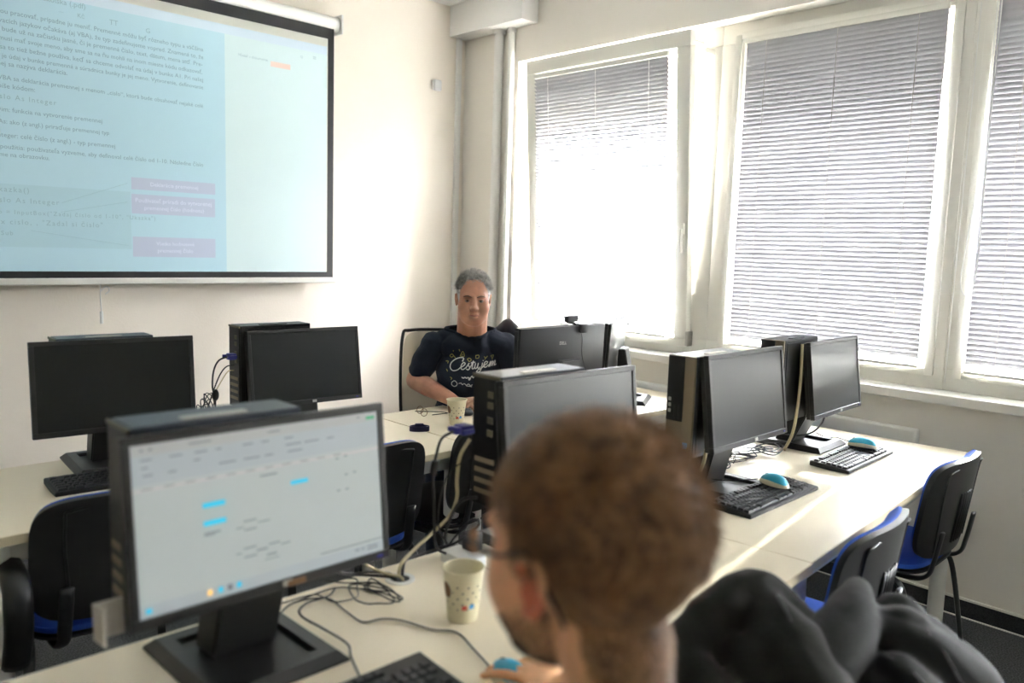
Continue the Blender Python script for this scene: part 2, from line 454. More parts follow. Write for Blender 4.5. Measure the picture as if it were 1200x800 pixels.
# ------------------------------------------------------------------ projection screen
YS = 4.30
t = thing('projection_screen', 'large pull-down projection screen showing a pale blue document on the back wall', 'projection screen', (1.42, YS, 1.28))
MT['scrblk'] = mat('black_screen_border', (0.012, 0.012, 0.013, 1), 0.6)
MT['scrwhite'] = mat('matte_white_screen', (0.62, 0.62, 0.56, 1), 0.8)
MT['proj'] = mat('projected_page', (0.40, 0.58, 0.66, 1), 0.9, emit=0.042)
MT['projpane'] = mat('projected_side_pane', (0.53, 0.65, 0.665, 1), 0.9, emit=0.042)
MT['projbar'] = mat('projected_toolbar', (0.52, 0.62, 0.70, 1), 0.9, emit=0.042)
MT['projtext'] = mat('projected_text', (0.23, 0.32, 0.385, 1), 0.9, emit=0.028)
MT['projfade'] = mat('projected_faint_text', (0.28, 0.40, 0.45, 1), 0.9, emit=0.035)
MT['projbox'] = mat('projected_lilac_box', (0.42, 0.47, 0.59, 1), 0.9, emit=0.042)
MT['projboxt'] = mat('projected_box_lettering', (0.60, 0.64, 0.75, 1), 0.9, emit=0.049)
MT['projcode'] = mat('projected_code_block', (0.37, 0.54, 0.61, 1), 0.9, emit=0.042)
SX0, SX1 = 0.20, 2.62
def sobj(nm, bm, m, par=None):
    o = wobj(nm, bm, m, t)
    if par: 
        o.parent = par; o.matrix_parent_inverse = Matrix.Identity(4)
    return o
bm = BM(); box(bm, SX0, SX1, YS, YS+.004, 1.284, 2.73); sobj('border', bm, MT['scrblk'])
bm = BM(); box(bm, SX0+.045, 2.578, YS-.001, YS+.002, 1.318, 2.668)
area = sobj('screen_fabric', bm, MT['scrwhite'])
bm = BM(); rect_xz(bm, SX0+.045, 1.955, 1.318, 2.622, YS-.001); sobj('projected_page', bm, MT['proj'])
bm = BM(); rect_xz(bm, 1.955, 2.572, 1.318, 2.622, YS-.001); sobj('side_pane', bm, MT['projpane'])
bm = BM(); rect_xz(bm, SX0+.045, 2.572, 2.575, 2.622, YS-.0017, .0004); sobj('title_bar', bm, MT['projbar'])
bm = BM(); rect_xz(bm, SX0+.3, 1.46, 1.43, 1.715, YS-.0017, .0004); sobj('code_block', bm, MT['projcode'])
LINES = [
 ('ovou pracovať, prípadne ju meniť. Premenné môžu byť rôzneho typu a väčšina', .895, 1.839, 2.462, 0),
 ('movacích jazykov očakáva (aj VBA), že typ zadefinujeme vopred. Znamená to, že', .880, 1.839, 2.423, 0),
 ('eni bude už na začiatku jasné, či je premenná číslo, text, dátum, mena atď. Pre-', .885, 1.834, 2.386, 0),
 ('musí mať svoje meno, aby sme sa na ňu mohli na inom mieste kódu odkazovať.', .915, 1.833, 2.347, 0),
 ('sa to tiež bežne používa, keď sa chceme odvolať na údaj v bunke A1. Pri našej', .918, 1.836, 2.308, 0),
 ('je údaj v bunke premenná a súradnica bunky je jej meno. Vytvorenie, definovanie', .923, 1.836, 2.270, 0),
 ('nej sa nazýva deklarácia.', .905, 1.189, 2.236, 0),
 ('u VBA sa deklarácia premennej s menom „cislo“, ktorá bude obsahovať nejaké celé', .885, 1.835, 2.175, 0),
 ('epíše kódom:', .890, 1.051, 2.138, 0),
 ('cislo As Integer', .88, 1.138, 2.091, 1),
 ('Dim: funkcia na vytvorenie premennej', .893, 1.336, 2.035, 0),
 ('As: ako (z angl.) priraďuje premennej typ', .900, 1.367, 1.982, 0),
 ('Integer: celé číslo (z angl.) - typ premennej', .888, 1.393, 1.922, 0),
 ('1 použitia: používateľa vyzveme, aby definoval celé číslo od 1-10. Následne číslo', .885, 1.831, 1.871, 0),
 ('eme na obrazovku.', .885, 1.101, 1.836, 0),
 ('ukazka()', .87, 1.011, 1.679, 1),
 ('cislo As Integer', .86, 1.136, 1.631, 1),
 ('o = InputBox("Zadaj číslo od 1-10", "Ukazka")', .885, 1.579, 1.579, 1),
 ('ox cislo, , "Zadal si číslo"', .872, 1.325, 1.533, 1),
 ('Sub', .893, .940, 1.483, 1)]
for s, x0, x1, z, mono in LINES:
    tb = text_bm(s, width=x1-x0, mono=bool(mono)); mnx = min(v.co.x for v in tb.verts)
    bmesh.ops.transform(tb, matrix=Matrix.Translation((x0, YS-.0022, z)) @ Matrix.Rotation(pi/2, 4, 'X') @ Matrix.Translation((-mnx, 0, 0)), verts=tb.verts)
    sobj('text_line', tb, MT['projfade' if mono else 'projtext'])
for s, x0, x1, z in (('ucebnica skolska (.pdf)', .97, 1.275, 2.552), ('—', 1.16, 1.18, 2.512), ('Kč', 1.24, 1.27, 2.508), ('TT', 1.38, 1.42, 2.505), ('G', 1.55, 1.57, 2.50), ('Hľadať v dokumente', 2.03, 2.20, 2.475), ('Q', 2.40, 2.415, 2.53), ('=', 2.48, 2.50, 2.53)):
    tb = text_bm(s, width=x1-x0); mnx = min(v.co.x for v in tb.verts)
    bmesh.ops.transform(tb, matrix=Matrix.Translation((x0, YS-.0026, z)) @ Matrix.Rotation(pi/2, 4, 'X') @ Matrix.Translation((-mnx, 0, 0)), verts=tb.verts)
    sobj('faint_text', tb, MT['projfade'])
bm = BM(); rect_xz(bm, 2.218, 2.338, 2.452, 2.480, YS-.0017, .0005); sobj('orange_button', bm, mat('projected_salmon', (0.60, 0.45, 0.40, 1), .9, emit=.10))
for (x0, x1, z0, z1, ls) in ((1.465, 1.895, 1.729, 1.788, ['Deklarácia premennej']), (1.464, 1.893, 1.609, 1.706, ['Používateľ priradí do vytvorenej', 'premennej číslo (hodnotu)']), (1.466, 1.893, 1.393, 1.494, ['Všetko hodnotové', 'premennej číslo'])):
    bm = BM(); rect_xz(bm, x0, x1, z0, z1, YS-.0017, .0005); bx = sobj('callout_box', bm, MT['projbox'])
    for i, s in enumerate(ls):
        w = len(s)*.0122; tb = text_bm(s, width=w); mnx = min(v.co.x for v in tb.verts)
        zz = (z0+z1)/2-.009+((len(ls)-1)/2-i)*.036
        bmesh.ops.transform(tb, matrix=Matrix.Translation(((x0+x1)/2-w/2, YS-.003, zz)) @ Matrix.Rotation(pi/2, 4, 'X') @ Matrix.Translation((-mnx, 0, 0)), verts=tb.verts)
        sobj('callout_text', tb, MT['projboxt'])
for a, b in (((1.146, 1.642), (1.446, 1.756)), ((1.14, 1.598), (1.444, 1.664)), ((1.013, 1.507), (1.443, 1.448))):
    bm = BM(); tube(bm, [(a[0], YS-.003, a[1]), (b[0], YS-.003, b[1])], .0022, n=5, smooth=False, flat=(1, .3)); sobj('callout_line', bm, MT['projfade'])
bm = BM()
vs = [bm.verts.new((x, YS+.04+.044*cos(a), 2.765+.044*sin(a))) for x in (SX0-.05, 2.66) for a in [2*pi*i/20 for i in range(20)]]
for i in range(20): bm.faces.new((vs[i], vs[(i+1) % 20], vs[20+(i+1) % 20], vs[20+i]))
bm.faces.new(vs[:20]); bm.faces.new(vs[20:][::-1])
sobj('housing_tube', bm, MT['pipe']).data.shade_smooth()
bm = BM(); box(bm, 2.66, 2.675, YS-.015, YB-.001, 2.71, 2.82, bev=.004); sobj('end_bracket', bm, MT['white'])
bm = BM(); box(bm, SX0-.03, 2.64, YS-.012, YS+.012, 1.253, 1.286, bev=.006, seg=3); sobj('bottom_bar', bm, MT['leg'])
bm = BM(); tube(bm, [(1.31, YS, 1.255), (1.305, YS-.005, 1.20), (1.31, YS, 1.12)], .0025, n=6); tube(bm, [(1.31, YS, 1.12), (1.31, YS, 1.06)], .008, n=8)
tube(bm, [(1.31, YS, 1.22), (1.335, YS, 1.245), (1.35, YS, 1.225), (1.33, YS, 1.205)], .0025, n=6)
sobj('pull_string', bm, MT['white'])

# ------------------------------------------------------------------ desks
def desk(label, x, y, rz, L, D, legs=((0, 0), (1, 0), (0, 1), (1, 1)), grommets=(), group=None, skew=0.0):
    """origin near-left corner on the floor; local x along, y towards far side"""
    t = thing('desk', label, 'desk', (x, y, 0), rz, group)
    bm = BM(); box(bm, 0.0015, L-.0015, 0, D, .725, .75, bev=.0015, seg=1)
    def sk(bm):
        for v in bm.verts:
            if v.co.x < L/2: v.co.x += v.co.y*skew
    sk(bm); o = obj('desktop', bm, MT['desk'], t)
    bm = BM(); box(bm, .0015, L-.0015, -.002, 0, .7255, .7495); obj('edge_band', bm, MT['deskedge'], t)
    bm = BM(); box(bm, .06, L-.06, .045, .07, .665, .725, bev=.002); obj('apron_rail', bm, MT['leg'], t)
    bm = BM(); box(bm, .06, L-.06, D-.07, D-.045, .665, .725, bev=.002); obj('apron_rail', bm, MT['leg'], t)
    for a, b in legs:
        lx = .055 if a == 0 else L-.055; ly = .06 if b == 0 else D-.06
        bm = BM(); lathe(bm, [(0, 0), (.028, 0), (.03, .012), (.03, .725), (0, .725)], 24, (lx, ly, 0)); obj('leg', bm, MT['leg'], t, smooth=40)
    for gx, gy in grommets:
        bm = BM(); lathe(bm, [(.022, .7505), (.022, .7535), (.033, .7535), (.034, .7505)], 28, (gx, gy, 0)); g = obj('grommet', bm, MT['leg'], t, smooth=40)
        bm = BM(); lathe(bm, [(0, .7508), (.022, .7508), (.022, .7512), (0, .7512)], 28, (gx, gy, 0)); obj('grommet_hole', bm, MT['blackpl'], g)
    return t
desk('long cream desk along the back row carrying the two left-hand monitors', .385, 2.25, 0, 1.60, .68, grommets=((.75, .58),))
desk('cream desk where the seated man in navy T-shirt works', 1.99, 2.25, 0, 1.60, .68, legs=((0, 0), (1, 0), (0, 1), (1, 1)))
desk('cream front desk under the lit monitor and near keyboard', -.36, .824, 0, 1.598, .68, grommets=((1.405, .60),))
ry = radians(4.7)
desk('short cream desk between the front man and the right-hand desk', 1.882-.643*cos(ry), .862-.643*sin(ry), ry, .643, .68, legs=((1, 0), (1, 1)), skew=.0822)
desk('cream desk by the window wall with two monitors and two blue mice', 1.882, .866, ry, 1.62, .70)

# ------------------------------------------------------------------ monitors
def monitor(label, x, y, rz, zc=.304, W=.475, H=.295, tilt=radians(6), base=(0, .10), panel='panel', bz=.014, lit=False, chamfer=False, cover='charpl', flat=False, bezel='bezel', group=None, stand=True):
    """origin: on desk below the screen centre; faces local -Y"""
    t = thing('computer_monitor', label, 'monitor', (x, y, .7502), rz, group)
    RM = Matrix.Translation((0, 0, zc)) @ Matrix.Rotation(-tilt, 4, 'X')
    bm = BM(); w, h = W/2, H/2
    # frame ring
    for a in ((-w, w, h-bz, h), (-w, w, -h, -h+bz*1.25), (-w, -w+bz, -h+bz*1.25, h-bz), (w-bz, w, -h+bz*1.25, h-bz)):
        box(bm, a[0], a[1], 0, .018, a[2], a[3], bev=.0015, seg=1, mtx=RM)
    fr = obj('bezel', bm, MT[bezel], t, smooth=30)
    bm = BM(); box(bm, -w+bz, w-bz, .003, .012, -h+bz*1.25, h-bz, mtx=RM); scr = obj('screen', bm, MT[panel], t)
    bm = BM(); box(bm, -w+.002, w-.002, .018, .034, -h+.002, h-.002, bev=.004, mtx=RM); flat or box(bm, -w*.62, w*.62, .034, .052, -h*.7, h*.7, bev=.012, mtx=RM)
    obj('back_cover', bm, MT[cover], t, smooth=30)
    bm = BM(); box(bm, .012-w*0, .03, -.002, .001, -h+.004, -h+.014, bev=.001, seg=1, mtx=RM); obj('badge', bm, MT['steel'], fr)
    bm = BM(); box(bm, w-.03, w-.018, -.0015, .001, -h+.006, -h+.011, mtx=RM); obj('power_light', bm, MT['vga'], fr)
    if stand:
        bx, by = base
        # wedge neck
        bm = BM()
        sec = [(.055, by+.03, .012), (.055, by-.01, .012), (.06, .045, zc-.13), (.06, .055, zc+.05), (.055, .075, zc+.05)]
        pts = [(by+.055, .010), (by-.015, .010), (.045, zc-.12), (.050, zc+.02), (.085, zc+.02)]
        a = [bm.verts.new((bx-.062, p[0], p[1])) for p in pts]; b = [bm.verts.new((bx+.062, p[0], p[1])) for p in pts]
        bm.faces.new(a); bm.faces.new(b[::-1])
        for i in range(5): bm.faces.new((a[i], b[i], b[(i+1) % 5], a[(i+1) % 5]))
        bmesh.ops.bevel(bm, geom=list(bm.edges), offset=.004, segments=2, affect='EDGES')
        obj('neck', bm, MT['charpl'], t, smooth=30)
        # base with raised chamfered rim and a sunken tray
        bm = BM(); X, Y0, Y1 = .128, by-.16, by+.125
        z1 = .020
        def ring(dx, z, i0=0): return [bm.verts.new(p) for p in ((bx-X+dx, Y0+dx, z), (bx+X-dx, Y0+dx, z), (bx+X-dx, Y1-dx, z), (bx-X+dx, Y1-dx, z))]
        r0, r1, r2, r3 = ring(0, 0), ring(0, .005), ring(.016, z1), ring(.042, z1)
        tr = ring(.044, .009)
        for A, B in ((r0, r1), (r1, r2), (r2, r3), (r3, tr)):
            for i in range(4): bm.faces.new((A[i], A[(i+1) % 4], B[(i+1) % 4], B[i]))
        bm.faces.new(r0); bm.faces.new(tr[::-1])
        obj('base', bm, MT['charpl'], t, smooth=20)
    return t, RM, fr, scr

def lit_screen(scr, RM, W, H, bz):
    w, h = W/2-bz, H/2-bz
    z0 = -H/2+bz*1.25
    M_ = {
     'g': mat('lit_screen_white', (0.35, 0.39, 0.39, 1), .5, emit=0.080), 'rib': mat('lit_ribbon', (0.33, 0.34, 0.34, 1), .5, emit=0.075),
     'cy': mat('lit_cyan_bar', (0.02, 0.45, 0.65, 1), .5, emit=0.125), 'tx': mat('lit_grey_text', (0.18, 0.21, 0.22, 1), .5, emit=0.045),
     'gr': mat('lit_green_button', (0.02, 0.28, 0.12, 1), .5, emit=0.150), 'pk': mat('lit_pink_line', (0.6, .42, .42, 1), .5, emit=0.150),
     'or': mat('lit_amber_icon', (0.8, .5, .15, 1), .5, emit=0.200), 'tb': mat('lit_taskbar', (0.32, .36, .385, 1), .5, emit=0.075), 'dk': mat('lit_dark_rule', (0.13, .14, .15, 1), .5, emit=0.050)}
    def rc(nm, u0, u1, v0, v1, m, y=.0025, par=scr):
        # u,v in 0..1 of the visible picture, v from the top
        bm = BM(); box(bm, -w+2*w*u0, -w+2*w*u1, y-.0005, y, h-(h-z0)*v1, h-(h-z0)*v0, mtx=RM); return obj(nm, bm, M_[m], par)
    rc('window_area', 0, 1, 0, 1, 'g', .0029)
    rc('title_strip', 0, 1, 0, .065, 'rib', .0024); rc('ribbon', 0, 1, .065, .235, 'tb', .0024); rc('task_bar', 0, 1, .925, 1, 'tb', .0024)
    rc('green_button', .945, .985, .03, .05, 'gr', .0019)
    rc('cyan_bar', .235, .32, .405, .437, 'cy'); rc('cyan_bar', .235, .32, .515, .547, 'cy'); rc('cyan_bar', .585, .66, .375, .403, 'cy')
    rc('rule', .70, 1.0, .905, .911, 'dk'); rc('rule', 0, 1, .262, .265, 'pk')
    r = random.Random(3)
    def scrib(nm, items, m='tx'):
        bm = BM()
        for (u, v, l, th) in items:
            box(bm, -w+2*w*u, -w+2*w*(u+l), .0012, .0018, h-(h-z0)*(v+th), h-(h-z0)*v, mtx=RM)
        obj(nm, bm, M_[m], scr)
    scrib('ribbon_text', [(.02+.09*i+r.random()*.02, .085+.045*j, .02+r.random()*.05, .010) for i in range(9) for j in range(3) if r.random() < .75])
    scrib('title_text', [(.03, .025, .012, .014), (.06, .025, .012, .014), (.2, .028, .08, .01), (.5, .03, .05, .01), (.9, .02, .012, .012)])
    scrib('tab_text', [(.03+.075*i, .255, .035, .007) for i in range(11)])
    for it in [(.355, .60, .03, .008), (.385, .565, .05, .010), (.385, .62, .05, .010), (.44, .59, .05, .008), (.35, .76, .02, .008), (.38, .735, .05, .010), (.38, .79, .05, .010), (.43, .765, .045, .012), (.48, .745, .045, .010), (.53, .765, .04, .008), (.47, .81, .04, .012), (.46, .84, .06, .006), (.235, .585, .06, .012), (.235, .60, .04, .008), (.46, .30, .07, .012),
      (.79, .28, .012, .012), (.83, .27, .012, .012), (.83, .40, .012, .012), (.87, .395, .012, .012), (.79, .50, .012, .012), (.83, .50, .012, .012)]: scrib('diagram_mark', [it])
    scrib('amber_icon', [(.235, .935, .018, .035)], 'or'); scrib('blue_icon', [(.02, .945, .02, .03), (.275, .935, .018, .035), (.345, .935, .018, .035)], 'cy'); scrib('dark_icon', [(.31, .935, .018, .035)], 'dk')
    scrib('clock_text', [(.86, .945, .02, .012), (.89, .945, .015, .012), (.92, .94, .05, .01), (.92, .96, .05, .01)])

m1, RM, fr, scr = monitor('lit monitor in the left foreground showing a document window', .636, 1.232, .023, .304, base=(0, .115))
lit_screen(scr, RM, .475, .295, .014)
bm = BM(); box(bm, .02, .055, -.003, .002, -.145, -.135, bev=.001, seg=1, mtx=RM)
obj('brown_badge', bm, mat('copper_badge', (0.20, 0.10, 0.04, 1), .4), fr)
bm = BM()
box(bm, -.280, -.236, .03, .034, -.150, -.095, bev=.001, seg=1, mtx=RM); box(bm, -.280, -.276, -.012, .034, -.150, -.095, bev=.001, seg=1, mtx=RM)
br = obj('steel_bracket', bm, MT['steel'], m1)
for dz in (-.11, -.135):
    bm = BM(); lathe(bm, [(0, 0), (.006, 0), (.006, .004), (0, .005)], 12); bmesh.ops.transform(bm, matrix=RM @ Matrix.Translation((-.258, .03, dz)) @ Matrix.Rotation(pi/2, 4, 'X'), verts=bm.verts); obj('bolt', bm, MT['steel'], br)
m2 = monitor('black switched-off monitor at the far left end of the back row', .865, 2.703, -.08, .275, W=.482, H=.295, panel='panelblk', bezel='blackpl', base=(0, .115), tilt=radians(5))
m3 = monitor('switched-off monitor left of the seated man, cables hanging at its side', 1.605, 2.836-.02, -.03, .263, tilt=radians(8), base=(0, .03), cover='charpl')
m4 = monitor('switched-off monitor in the centre half hidden behind the front man’s head', 1.467, 1.284, -.007, .305, base=(0, .115))
m5 = monitor('switched-off monitor on the right desk, next to the tower with bronze grille', 2.313, 1.302, .031, .302, tilt=radians(7.5), base=(-.045, .10))
m6 = monitor('rightmost switched-off monitor on the window desk', 3.143, 1.398, .056, .283, tilt=radians(7.5), base=(-.06, .13))
mm = monitor('large monitor seen from behind in front of the seated man, webcam on top', 2.645, 2.45, pi, .245, W=.555, H=.335, tilt=radians(2), base=(0, .08), flat=True)
ms = monitor('angled monitor seen from behind beside the window, its back catching daylight', 3.185, 2.59, pi+radians(30), .245, W=.50, H=.32, tilt=radians(3), base=(0, .08), flat=True)
# maker's lettering on the back of the man's monitor
tb = text_bm('DELL', width=.045, shear=.0); mnx = min(v.co.x for v in tb.verts)
bmesh.ops.transform(tb, matrix=mm[1] @ Matrix.Translation((.03, .0345, .085)) @ Matrix.Rotation(pi, 4, 'Z') @ Matrix.Rotation(pi/2, 4, 'X') @ Matrix.Translation((-mnx, 0, 0)), verts=tb.verts)
obj('maker_lettering', tb, MT['steel'], mm[0])
# webcam
t = thing('webcam', 'small black webcam clipped on top of the seated man’s monitor', 'webcam', (2.73, 2.45, 1.165))
bm = BM(); box(bm, -.038, .038, -.012, .016, .006, .036, bev=.006, seg=3); obj('camera_body', bm, MT['blackpl'], t, smooth=40)
bm = BM(); box(bm, -.012, .02, -.034, -.022, -.035, .004, bev=.002); box(bm, .012, .05, -.05, -.022, -.04, .0, bev=.003); box(bm, -.01, .012, -.03, .03, -.001, .006, bev=.001); obj('clip', bm, MT['blackpl'], t, smooth=40)
bm = BM(); lathe(bm, [(0, 0), (.007, 0), (.007, .004), (0, .004)], 16); bmesh.ops.transform(bm, matrix=Matrix.Translation((0, .016, .021)) @ Matrix.Rotation(-pi/2, 4, 'X'), verts=bm.verts); obj('lens', bm, MT['panelblk'], t)
bm = BM(); tube(bm, [(.0, -.052, -.02), (.015, -.054, -.06), (.012, -.058, -.13), (.03, -.058, -.18), (.045, -.062, -.22), (.04, -.06, -.3)], .0022, n=6); obj('webcam_cable', bm, MT['cable'], t, smooth=180)

# ------------------------------------------------------------------ small form-factor computers mounted behind the monitors
MT['portm'] = mat('dull_olive_port_metal', (0.11, 0.10, 0.06, 1), .5)
def tower(label, x0, y0, zt, rz, front, top='pctop', group=None, L=.29, D=.093, Hh=.312):
    """origin bottom near-left corner of the case; end at local -X is the front panel or the rear ports"""
    t = thing('desktop_computer', label, 'computer', (x0, y0, zt-Hh), rz, group)
    bm = BM(); box(bm, .004, L, 0, D, 0, Hh, bev=.002, seg=1); obj('case', bm, MT[top], t, smooth=30)
    bm = BM(); box(bm, .02, L-.005, -.0015, .001, .01, Hh-.012, bev=.0005, seg=1); obj('side_panel', bm, MT['pcblk'], t)
    if front:
        bm = BM(); box(bm, -.008, .004, 0, D, 0, Hh, bev=.003); fp = obj('front_bezel', bm, MT['pcgril'], t, smooth=30)
        bm = BM(); box(bm, -.012, -.007, .034, D-.002, .11, Hh-.002, bev=.002); obj('black_drive_panel', bm, MT['blackpl'], fp, smooth=30)
        for k in range(3):
            bm = BM(); box(bm, -.0135, -.0115, .074, .084, .135+.018*k, .146+.018*k, bev=.001, seg=1); obj('port', bm, MT['steel'], fp)
        for k in range(2):
            bm = BM(); box(bm, -.0132, -.0115, .043+.014*k, .049+.014*k, .118, .16, bev=.001, seg=1); obj('usb_socket', bm, MT['charpl'], fp)
        bm = BM(); box(bm, -.0095, -.0075, .034, .088, .082, .105, bev=.001, seg=1); obj('maker_plate', bm, MT['pcgril'], fp)
        bm = BM(); box(bm, -.0095, -.0075, .012, .028, .03, .048); obj('blue_sticker', bm, MT['bluep'], fp)
    else:
        bm = BM(); box(bm, -.002, .004, .002, D-.002, .002, Hh-.002, bev=.001, seg=1); fp = obj('rear_panel', bm, MT['steel' if False else 'pcblk'], t)
        for k, z in enumerate((.26, .235, .20, .17)):
            bm = BM(); box(bm, -.004, -.0015, .02, .04, z, z+.016, bev=.001, seg=1); obj('port', bm, MT['portm'], fp)
        for k, z in enumerate((.03, .055, .08, .105)):
            bm = BM(); box(bm, -.004, -.0015, .012, .08, z, z+.012, bev=.001, seg=1); obj('slot_cover', bm, MT['pcgril'], fp)
        bm = BM(); box(bm, -.004, 0, .0, D, Hh-.008, Hh, bev=.001, seg=1); obj('rear_lip', bm, MT['portm'], fp)
    # small top vent / latch piece
    bm = BM(); box(bm, L*.3, L*.68, .012, .03, Hh-.001, Hh+.0035, bev=.001, seg=1); obj('latch', bm, MT['steel' if top == 'pctop' else 'pcblk'], t)
    return t
tower('slate desktop computer mounted behind the lit front monitor', .42, 1.268, 1.209, 0, False)
tower('slate desktop computer behind the black far-left monitor', .712, 2.78, 1.172, -.05, False)
tower('desktop computer behind the monitor left of the seated man', 1.352, 2.868, 1.176, -.03, False, top='pcblk')
tower('black desktop computer with ports and blue plug behind the centre monitor', 1.245, 1.325, 1.205, 0, False)
tower('desktop computer with bronze grille and black front panel on the right desk', 2.07, 1.350, 1.190, .03, True)
tower('black desktop computer behind the rightmost monitor', 2.80, 1.45, 1.187, .05, True, top='pcblk')

# ------------------------------------------------------------------ keyboards
def rbox_mesh(w, d, h):
    bm = BM(); vs = box(bm, 0, w, 0, d, 0, h)
    for v in bm.verts:
        if v.co.z > h/2:
            v.co.x = w/2+(v.co.x-w/2)*.80; v.co.y = d/2+(v.co.y-d/2)*.78
    me = bpy.data.meshes.new('key'); bmesh.ops.recalc_face_normals(bm, faces=bm.faces); bm.to_mesh(me); bm.free(); me.materials.append(MT['key']); return me
KEYM = {}
def keyboard(label, x, y, rz, L=.445, D=.148):
    """origin near-left corner"""
    t = thing('keyboard', label, 'keyboard', (x, y, .7502), rz)
    bm = BM(); pts = [(0, 0), (0, .012), (D, .022), (D, .004), (D*.5, 0)]
    a = [bm.verts.new((0, p[0], p[1])) for p in pts]; b = [bm.verts.new((L, p[0], p[1])) for p in pts]
    bm.faces.new(a); bm.faces.new(b[::-1])
    for i in range(5): bm.faces.new((a[i], b[i], b[(i+1) % 5], a[(i+1) % 5]))
    bmesh.ops.bevel(bm, geom=list(bm.edges), offset=.002, segments=2, affect='EDGES'); obj('keyboard_body', bm, MT['blackpl'], t, smooth=30)
    u = .0186; x0 = .010; tl = math.atan2(.010, D)
    rows = [  # (row, list of (x offset units, width units))
     (5, [(0, 1)]+[(2+i+(.5*(i//4)), 1) for i in range(12)]+[(15.3+i, 1) for i in range(3)]),
     (4, [(i, 1) for i in range(12)]+[(12, 3)]+[(15.3+i, 1) for i in range(3)]+[(18.6+i, 1) for i in range(4)]),
     (3, [(0, 1.5)]+[(1.5+i, 1) for i in range(11)]+[(12.5, 2.5)]+[(15.3+i, 1) for i in range(3)]+[(18.6+i, 1) for i in range(4)]),
     (2, [(0, 1.8)]+[(1.8+i, 1) for i in range(10)]+[(11.8, 3.2)]+[(18.6+i, 1) for i in range(3)]),
     (1, [(0, 2.3)]+[(2.3+i, 1) for i in range(9)]+[(11.3, 3.7)]+[(16.3, 1)]+[(18.6+i, 1) for i in range(4)]),
     (0, [(0, 1.5), (1.5, 1), (2.5, 1.3), (3.8, 6.2), (10, 1.5), (11.5, 1.5), (13, 2)]+[(15.3+i, 1) for i in range(3)]+[(18.6, 2), (20.6, 1)])]
    for r, ks in rows:
        yy = .012+r*.0192+(.006 if r == 5 else 0)
        for ko, kw in ks:
            k = round(kw, 2)
            if k not in KEYM: KEYM[k] = rbox_mesh(kw*u-.0014, .0172, .007)
            o = bpy.data.objects.new('key', KEYM[k]); COL.objects.link(o); o.parent = t
            o.location = (x0+ko*u, yy, .0115+yy*math.tan(tl)); o.rotation_euler = (tl, 0, 0)
    return t
keyboard('black keyboard under the lit monitor, at the bottom of the picture', .412, .962, .0, D=.142)
keyboard('black keyboard in front of the far-left monitor', .628, 2.51, -.05)
keyboard('black keyboard with a turquoise mouse lying on it, the nearer one on the right desk', 2.055, 1.131, .03, D=.142)
keyboard('black keyboard with a turquoise mouse lying on it, the farther one by the window', 2.768, 1.163, .05, D=.142)

# ------------------------------------------------------------------ mice
def mouse(label, x, y, z, rz, rx=0.0):
    t = thing('computer_mouse', label, 'mouse', (x, y, z), rz)
    t.rotation_euler = (rx, 0, rz)
    def shell(a, b, h, z0, zoff, cut=None):
        bm = BM(); n, m = 28, 10; rings = []
        for j in range(m+1):
            f = j/m*pi/2; rr = cos(f)**.75 if j < m else 0; zz = sin(f)
            if j == m: rings.append([bm.verts.new((0, .004, z0+h))]); continue
            ring = []
            for i in range(n):
                g = 2*pi*i/n; cx = abs(cos(g))**.85*(1 if cos(g) >= 0 else -1); cy = abs(sin(g))**.9*(1 if sin(g) >= 0 else -1)
                X = a*rr*cx*(1-.10*cos(2*g+pi)*0-.12*(cy > 0)*abs(cy)); Y = b*rr*cy
                ring.append(bm.verts.new((X, Y+.004*zz, z0+h*zz*(1-.25*max(0, Y/b)))))
            rings.append(ring)
        for A, B in zip(rings, rings[1:]):
            for i in range(n):
                k = (i+1) % n
                if len(B) == 1: bm.faces.new((A[i], A[k], B[0]))
                else: bm.faces.new((A[i], A[k], B[k], B[i]))
        bm.faces.new(rings[0][::-1]); return bm
    obj('mouse_base', shell(.0295, .053, .020, 0, 0), MT['blackpl'], t, smooth=60)
    obj('side_band', shell(.0305, .054, .026, .003, 0), MT['mcream'], t, smooth=60)
    bm = shell(.0275, .0515, .029, .0075, 0); obj('top_shell', bm, MT['mblue'], t, smooth=60)
    bm = BM(); lathe(bm, [(0, -.003), (.0085, -.003), (.0095, 0), (.0085, .003), (0, .003)], 18)
    bmesh.ops.transform(bm, matrix=Matrix.Translation((0, .030, .0225)) @ Matrix.Rotation(pi/2, 4, 'Y'), verts=bm.verts); obj('scroll_wheel', bm, MT['blackpl'], t, smooth=40)
    return t
mouse('turquoise mouse lying on the keyboard nearer the front man', 2.352, 1.222, .776, radians(-14))
mouse('turquoise mouse lying on the keyboard nearer the window', 3.118, 1.268, .776, radians(14))
mouse('turquoise mouse held in the front man’s hand', .935, .945, .7505, radians(-12))

